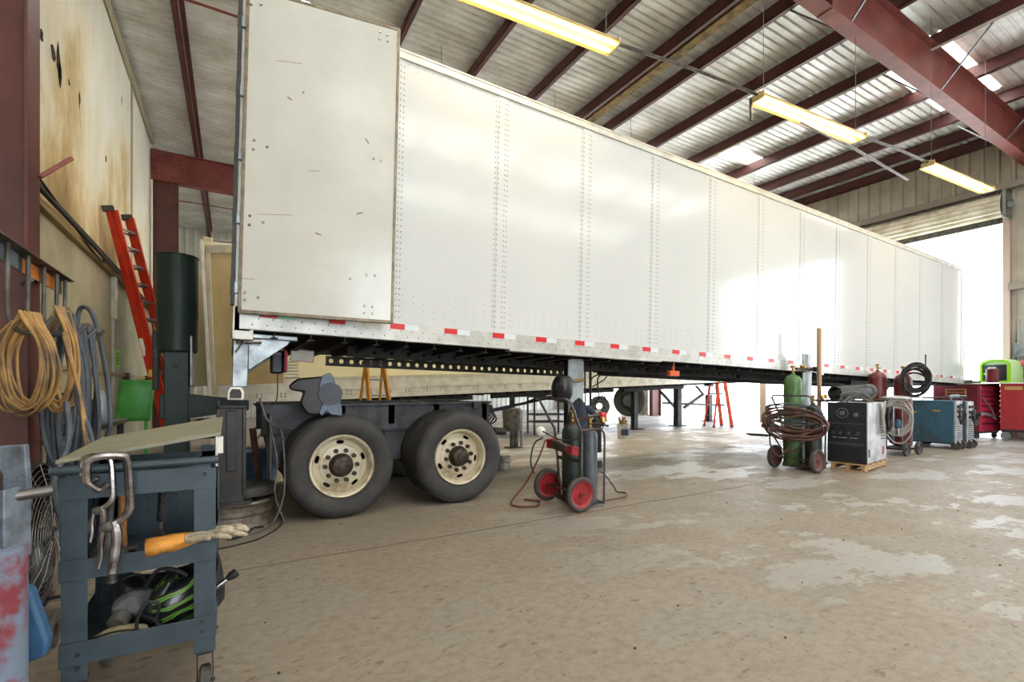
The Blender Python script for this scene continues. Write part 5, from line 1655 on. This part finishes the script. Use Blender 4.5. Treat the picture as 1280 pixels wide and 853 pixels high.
for k in range(9): g.box(.70+.0*k,-.016,.34+.045*k,.92,-.008,.36+.045*k)
g.build('louvre_slots', M['blackface'], wd)
s = rings('welding_cable', 'tangle of pale and grey cables spilling over the side of the white welder', (8.95, 3.57, .83), (WR,-1,0), .13, 8, .010, M['cablew'], 1.5, .02, 'cable')
s = rings('welding_cable', 'black cable loops hung on the side of the white welder', (8.98, 3.54, .78), (WR,-1,0), .10, 5, .011, M['cable'], 2.0, .02, 'cable')
rings('welding_cable', 'flat coil of grey cable lying on top of the white welder', (8.60, 3.82, 1.09), (.05,.1,1), .26, 6, .013, M['dirtysteel'], .5, .03, 'cable')
d_ = onY(1060, 500, 3.95)
s = thing('steel_tube', 'fat grey steel tube lying across the top of the white welder', 'tube', (0,0,0))
c0, c1 = Vector((8.45,4.08,1.19)), Vector((9.30,3.95,1.22))
G().lathe([(.105,0),(.118,0),(.118,.86),(.108,.86)], c0, (c1-c0), 32, close=True).build('pipe', M['frame'], s)
G().torus(c1, .118, .01, (c1-c0)).build('rim', M['galv'], s)

# brown cylinder cart
cc3 = thing('bottle_trolley', 'black tube trolley carrying the brown gas cylinders behind the white welder', 'trolley', (10.95, 4.02, 0))
for y in (0,.62): wheel_solid(cc3, (-.05,y,.13), .13, .05, M['black'])
for y in (-.02,.64): wheel_solid(cc3, (.42,y,.13), .13, .05, M['black'])
G().box(-.02,.03,.10,.46,.60,.13).build('platform', M['black'], cc3)
g = G().tube([(-.1,.05,.15),(-.12,.05,.9),(-.2,.05,1.05),(-.2,.57,1.05),(-.12,.57,.9),(-.1,.57,.15)], .016, 8); g.tube([(-.1,.05,.3),(-.28,.0,.42),(-.20,.0,.2)], .012, 6); g.build('frame', M['tube'], cc3)
cylinder('tall brown gas cylinder standing left behind the white welder', (11.22, 4.62, .13), .155, 1.50, M['cylbrown'], gauges=False, group=None)
cylinder('brown gas cylinder half hidden by black cable loops behind the blue welder', (11.50, 4.30, .13), .15, 1.45, M['cylbrown'], gauges=False)
rings('welding_cable', 'bundle of thick black cable hung over the right brown cylinder', (11.36, 4.05, 1.46), (.9,.42,0), .20, 12, .016, M['cable'], 1.15, .13, 'cable')
rings('welding_cable', 'silvery tangle of thin cables hanging on the black bottle trolley', (10.62, 4.05, .74), (.9,.42,0), .20, 16, .011, M['cablew'], 1.6, .05, 'cable')
s = thing('antenna_rod', 'thin dark rod sticking up from the cable bundle on the right brown cylinder', 'rod', (11.42, 3.92, 1.2))
G().cyl((0,0,-.0),(.02,0,.72),.012,n=8).build('rod', M['frame'], s)
s = thing('tool_pouch', 'pale cloth bundle slung on top of the black bottle trolley', 'cloth', (10.66, 4.10, 1.09))
G().ell((0,0,0), (.12,.24,.045), 14, 8, jit=.12).build('bundle', M['whitebox'], s)
s = thing('ground_clamp', 'blue handled clamp hanging low on the black bottle trolley', 'clamp', (10.56, 4.02, .62))
G().ell((0,0,0), (.04,.05,.09), 12, 8).build('handle', M['blue2'], s); G().cyl((0,0,-.08),(0,0,-.2),.02,n=10).build('jaw', M['chrome'], s)

# welders near the wall
def welder2(label, loc, mt, face_mt, w_, l_, h_):
    s = thing('welder', label, 'welder', loc)
    G().box(0,0,.13,w_,l_,h_).build('cabinet', mt, s, bevel=.015)
    G().box(-.012,.02,.13,-.0,l_-.02,.50).build('lower_panel', mt, s, bevel=.004)
    g = G().box(.01,-.03,.13,w_-.01,.0,h_-.01); g.build('front_face', face_mt, s, bevel=.006)
    g = G()
    for k in range(8): g.box(.03,-.045,.18+.042*k,w_-.03,-.03,.195+.042*k)
    g.build('louvre_slots', M['blackface'], s)
    g = G()
    for i in range(3):
        for k in range(3): g.cyl((w_*(.25+.25*i),-.055,h_-.12-.11*k),(w_*(.25+.25*i),-.03,h_-.12-.11*k),.028,n=12)
    g.build('control_knob', M['blackp'], s)
    for x, y in ((.06,.10),(w_-.06,.10)):
        c = G().lathe([(.02,-.02),(.085,-.022),(.09,0),(.085,.022),(.02,.02)], (x,y-.12,.09), (1,0,0), 24, close=True).build('wheel', M['rubber'], s)
    for x in (.04,w_-.04):
        G().lathe([(.02,-.02),(.105,-.022),(.11,0),(.105,.022),(.02,.02)], (x,l_-.15,.11), (1,0,0), 24, close=True).build('wheel', M['rubber'], s)
    G().box(.0,.0,.11,w_,l_,.135).build('base', M['black'], s)
    G().tube([(w_/2,.1,h_),(w_/2,.1,h_+.06),(w_/2,l_-.1,h_+.06),(w_/2,l_-.1,h_)], .014, 8).build('lift_handle', M['tube'], s)
    return s
bw_ = welder2('worn blue boxy welder on wheels between the trolley and the red chest', (12.9, 3.95, 0), M['bluepaint'], M['whitebox'], .36, 1.2, 1.02)
G().box(-.016,.22,.78,-.010,.34,.82).build('orange_mark', M['label'], bw_); G().box(-.016,.62,.74,-.010,.85,.775).build('orange_mark', M['label'], bw_)
welder2('grey welder with a louvred pale front right beside the blue one', (13.42, 3.92, 0), M['hose'], M['whitebox'], .36, .9, 1.0)
rings('welding_cable', 'dark leads looped on the knobs of the blue welder front', (13.05, 3.86, .70), (0,-1,0), .10, 4, .012, M['cable'], 2.0, .02, 'cable')
rings('welding_cable', 'dark leads looped on the front of the grey louvred welder', (13.6, 3.82, .70), (0,-1,0), .12, 4, .012, M['cable'], 1.3, .02, 'cable')
s = thing('electrode_holder', 'long dark electrode holder jutting right from the grey welder', 'electrode holder', (13.7, 3.78, .72))
G().tube([(0,0,0),(.3,-.05,.0),(.62,-.1,-.12)], [.03,.022,.01], 10, smooth=5).build('handle', M['blackp'], s)
G().tube([(.62,-.1,-.12),(.35,-.05,.2),(.1,.0,.36)], .01, 6, smooth=6).build('lead', M['cable'], s)
G_ = thing('duct_piece', 'silver scrap of ducting on top of the grey welder', 'duct', (13.5, 4.0, 1.06))
G().obox((0,-.02,.03), (.22,.10,.03), (.1,.25,.3)).build('duct', M['galv'], G_, bevel=.01)
G().cyl((-.30,.1,.03),(-.2,.0,.04),.05,n=18).build('elbow', M['galv'], G_)

# red tool chest
tcst = thing('tool_chest', 'dark red tool chest with a tall bank of glossy drawers near the bay door', 'tool chest', (16.22, 4.50, 0), (0,0,-.26))
G().box(0,0,.17,.80,1.02,1.38).build('cabinet', M['tooldark'], tcst, bevel=.01)
zz = .19
for k, h_ in enumerate((.22,.16,.14,.14,.12,.12,.12,.13)):
    dw = G().box(.02,-.035,zz,.78,.0,zz+h_-.012).build('drawer', mat('glossy pink red drawer', hexc(182,52,78), .22, coat=.6) if k == 0 else M['glossdrawer'], tcst, bevel=.006)
    if k == 0: M['glossdrawer'] = dw.data.materials[0]
    G().box(.03,-.055,zz+h_-.034,.77,-.030,zz+h_-.016).build('drawer_pull', M['chrome'], dw, bevel=.003)
    zz += h_
G().box(-.02,-.03,1.38,.82,1.04,1.41).build('top_mat', M['paper'], tcst, bevel=.006)
g = G().box(-.01,.25,1.08,-.002,.72,1.26); pl = g.build('name_plate', M['label'], tcst)
g = G().box(-.014,.28,1.10,-.009,.69,1.16); g.box(-.014,.28,1.18,-.009,.69,1.24); g.build('plate_marks', M['tooldark'], pl)
for x, y in ((.08,.08),(.72,.08),(.08,.94),(.72,.94)):
    G().lathe([(.02,-.02),(.075,-.022),(.08,0),(.075,.022),(.02,.02)], (x,y,.08), (0,1,0), 20, close=True).build('caster', M['rubber'], tcst)
    G().box(x-.04,y-.035,.10,x+.04,y+.035,.17)
g = G().box(.02,.02,.13,.78,1.0,.17); g.build('base_frame', M['black'], tcst)
s = thing('tool_cabinet', 'plain bright red cabinet on casters at the right edge', 'tool cabinet', (16.42, 4.17, 0), (0,0,-1.33))
G().box(0.02,-.0,.26,1.2,.6,1.39).build('cabinet', M['toolred'], s, bevel=.012)
G().box(0.0,-.03,1.39,1.22,.63,1.42).build('top', M['paper'], s, bevel=.005)
G().box(.10,-.008,1.24,.40,.002,1.32).build('name_plate', M['label'], s)
G().box(.03,.02,.20,1.18,.58,.26).build('base_frame', M['black'], s, bevel=.004)
for x, y in ((.12,.06),(1.1,.06),(.12,.54),(1.1,.54)):
    G().lathe([(.02,-.02),(.095,-.022),(.10,0),(.095,.022),(.02,.02)], (x,y,.10), (0,1,0), 20, close=True).build('caster', M['galv'], s)
# things on top
q = at(1252, 470, 12.3)
s = thing('plastic_machine', 'lime green arched plastic machine on top of the red cabinets', 'machine', (16.62, 4.30, 1.42), (0,0,-1.78))
arch = [(-.30,0),(-.30,.46),(-.25,.54),(-.1,.59),(.1,.59),(.25,.54),(.30,.46),(.30,0)]
inn = [(-.25,.04),(-.25,.44),(-.2,.50),(-.08,.54),(.08,.54),(.2,.50),(.25,.44),(.25,.04)]
vs = [(u,0,v) for u, v in arch]+[(u,0,v) for u, v in inn]
G().prism(arch, .03, .55, 'y').build('shell', mat('pale lime plastic', hexc(196,232,170), .4), s, bevel=.02)
g = G()
n_ = len(arch)
vs = [(u,y,v) for y in (-.03,.04) for lst in (arch, inn) for u, v in lst]
fs = []
for k in range(n_):
    l = (k+1) % n_
    fs += [(k,l,n_+l,n_+k),(2*n_+k,2*n_+l,3*n_+l,3*n_+k),(k,l,2*n_+l,2*n_+k),(n_+k,n_+l,3*n_+l,3*n_+k)]
g.add(vs, fs); g.build('lime_frame', M['lime'], s)
G().box(-.24,.015,.05,.24,.035,.45).build('dark_window', M['blackface'], s)
G().box(-.22,-.01,.20,.0,.014,.25).build('lime_slot', M['lime'], s)
s = thing('coffee_can', 'dark maroon round can on the chest in front of the lime machine', 'can', (16.38, 3.98, 1.42))
s.location = (16.30, 4.26, 1.42)
G().lathe([(.0001,0),(.11,0),(.115,.02),(.115,.28),(.12,.29),(.12,.33),(.10,.34),(.0001,.34)], n=28).build('can', M['tooldark'], s)
G().lathe([(.0001,.34),(.07,.34),(.075,.38),(.0001,.39)], n=20).build('lid', M['whitebox'], s)
s = thing('tool_tray', 'low dark tray of tools on top of the red drawer chest', 'tray', (16.35, 4.95, 1.41), (0,0,-.26))
G().box(-.1,-.35,0,.30,.35,.05).build('tray', M['dirtysteel'], s, bevel=.004)
G().obox((.1,0,.07), (.1,.5,.04), (0,0,.2)).build('tool_roll', M['greycloth'], s, bevel=.01)
s = thing('radio', 'black radio on the red cabinet right of the lime machine', 'radio', (16.70, 3.72, 1.42), (0,0,-1.33))
G().box(0,0,0,.34,.16,.20).build('body', M['blackp'], s, bevel=.015)
for x in (.08,.26): G().cyl((x,-.01,.09),(x,.0,.09),.06,n=20).build('speaker', M['hose'], s)
G().tube([(.05,.08,.20),(.05,.08,.25),(.29,.08,.25),(.29,.08,.20)], .01, 8).build('handle', M['blackp'], s)
s = thing('hard_hat', 'pinkish red round hard hat on the wall by the right edge', 'hat', (XR-.26, 3.86, 1.85))
G().ell((0,0,0), (.16,.16,.15), 22, 8, cut=.5).build('shell', M['skinred'], s)
G().lathe([(.15,0),(.19,-.01),(.19,.0),(.15,.012)], n=28, close=True).build('brim', M['skinred'], s)
G().box(.16,-.04,-.35,.24,.04,.02).build('peg', M['galv'], s)
s = thing('wall_controls', 'grey door control boxes fixed to the wall right of the bay door', 'control box', (XR-.12, 4.03, 2.25))
G().box(-.02,-.12,-.18,.06,.08,.18).build('box', M['galv'], s, bevel=.01)
G().box(-.0,-.05,-.55,.05,.05,-.25).build('lower_box', M['dirtysteel'], s, bevel=.01)
G().cyl((.04,0,-.8),(.04,0,.8),.014,n=8).build('conduit', M['galv'], s)

# ================================================================== HANGING LIGHTS
HL = 4.03
ends = [((.358,1.10),(.9617,1.055)), ((1.554,.993),(2.158,.949)), ((2.673,.908),(3.277,.872))]
def make_light(p0, p1, label, watts=9):
    x0, y0 = p0[0]*HL, p0[1]*HL; x1, y1 = p1[0]*HL, p1[1]*HL
    L = math.hypot(x1-x0, y1-y0)
    s = thing('fluorescent_light', label, 'lamp', (x0, y0, H+HL), (0,0,math.atan2(y1-y0, x1-x0)), 'fluorescent shop lights over the trailer side')
    # folded reflector, open below
    prf = [(-.13,-.045),(-.09,.0),(-.04,.015),(-.04,.06),(.04,.06),(.04,.015),(.09,.0),(.13,-.045),(.125,-.05),(.085,-.008),(.04,.008),(-.04,.008),(-.085,-.008),(-.125,-.05)]
    g = G().prism(prf, 0, L, 'x'); g.build('reflector', M['reflector'], s)
    for y in (-.06, .06):
        G().cyl((.03,y,-.035),(L-.03,y,-.035),.017,n=12).build('tube', M['tubeglow'], s)
    d = bpy.data.lights.new('lamp_light', 'AREA'); d.shape = 'RECTANGLE'; d.size = L-.1; d.size_y = .18; d.energy = watts; d.color = (1, .88, .66)
    lo = bpy.data.objects.new('lamp_light', d); lo.location = (L/2, 0, -.056); lo.parent = s; COL.objects.link(lo)
    for x in (0, L):
        G().box(x-.012,-.10,-.05,x+.012,.10,.04).build('end_cap', M['reflector'], s, bevel=.003)
    for x in (.12, L-.12):
        g = G().cyl((x,0,.06),(x,0,ZS-.012-H-HL),.005,n=6); g.cyl((x,0,.06),(x,0,.10),.012,n=8)
        g.build('suspension_wire', M['wire'], s)
    return s
lbl = ['glowing twin tube shop light at the top, nearest the rear door of the trailer',
       'glowing twin tube shop light hanging above the middle of the white trailer',
       'glowing twin tube shop light hanging nearest the bay door']
for (a_, b_), l in zip(ends, lbl): make_light(a_, b_, l)
for x, l in ((1.2, 'added twin tube light, unseen behind the white trailer, over its rear wheels'), (6.2, 'added twin tube light, unseen behind the middle of the white trailer'),
             (11.2, 'added twin tube light, unseen behind the nose half of the white trailer')):
    make_light((x/HL, 8.9/HL), ((x+2.44)/HL, 8.75/HL), l, 55)  # unseen fixtures added only to brighten the gap between the trailers
def hp(k, e, dx=0): 
    v = ends[k][e]; return Vector((v[0]*HL, v[1]*HL, H+HL+dx))
cdt = thing('light_conduit', 'thin steel conduit linking the hanging shop lights', 'conduit')
for a_, b_ in ((hp(0,1,.03), hp(1,0,.03)), (hp(1,1,.03), hp(2,0,.03))):
    G().tube([a_, (a_+b_)/2+Vector((0,0,.03)), b_], .02, 8).build('pipe', M['tube'], cdt)
a_ = hp(0,0,.03)
G().tube([a_, a_+Vector((-2.6,.2,.02))], .02, 8).build('pipe', M['tube'], cdt)
G().tube([at(1000,152,7.1), at(1070,187,8.0), at(1135,225,9.1)], .02, 8).build('pipe', M['tube'], cdt)
g = G().tube([hp(1,0,.03)+Vector((0,.1,.0)), hp(1,0,-.28)+Vector((0,.1,0))], .022, 8); g.build('drop_pipe', M['tube'], cdt)
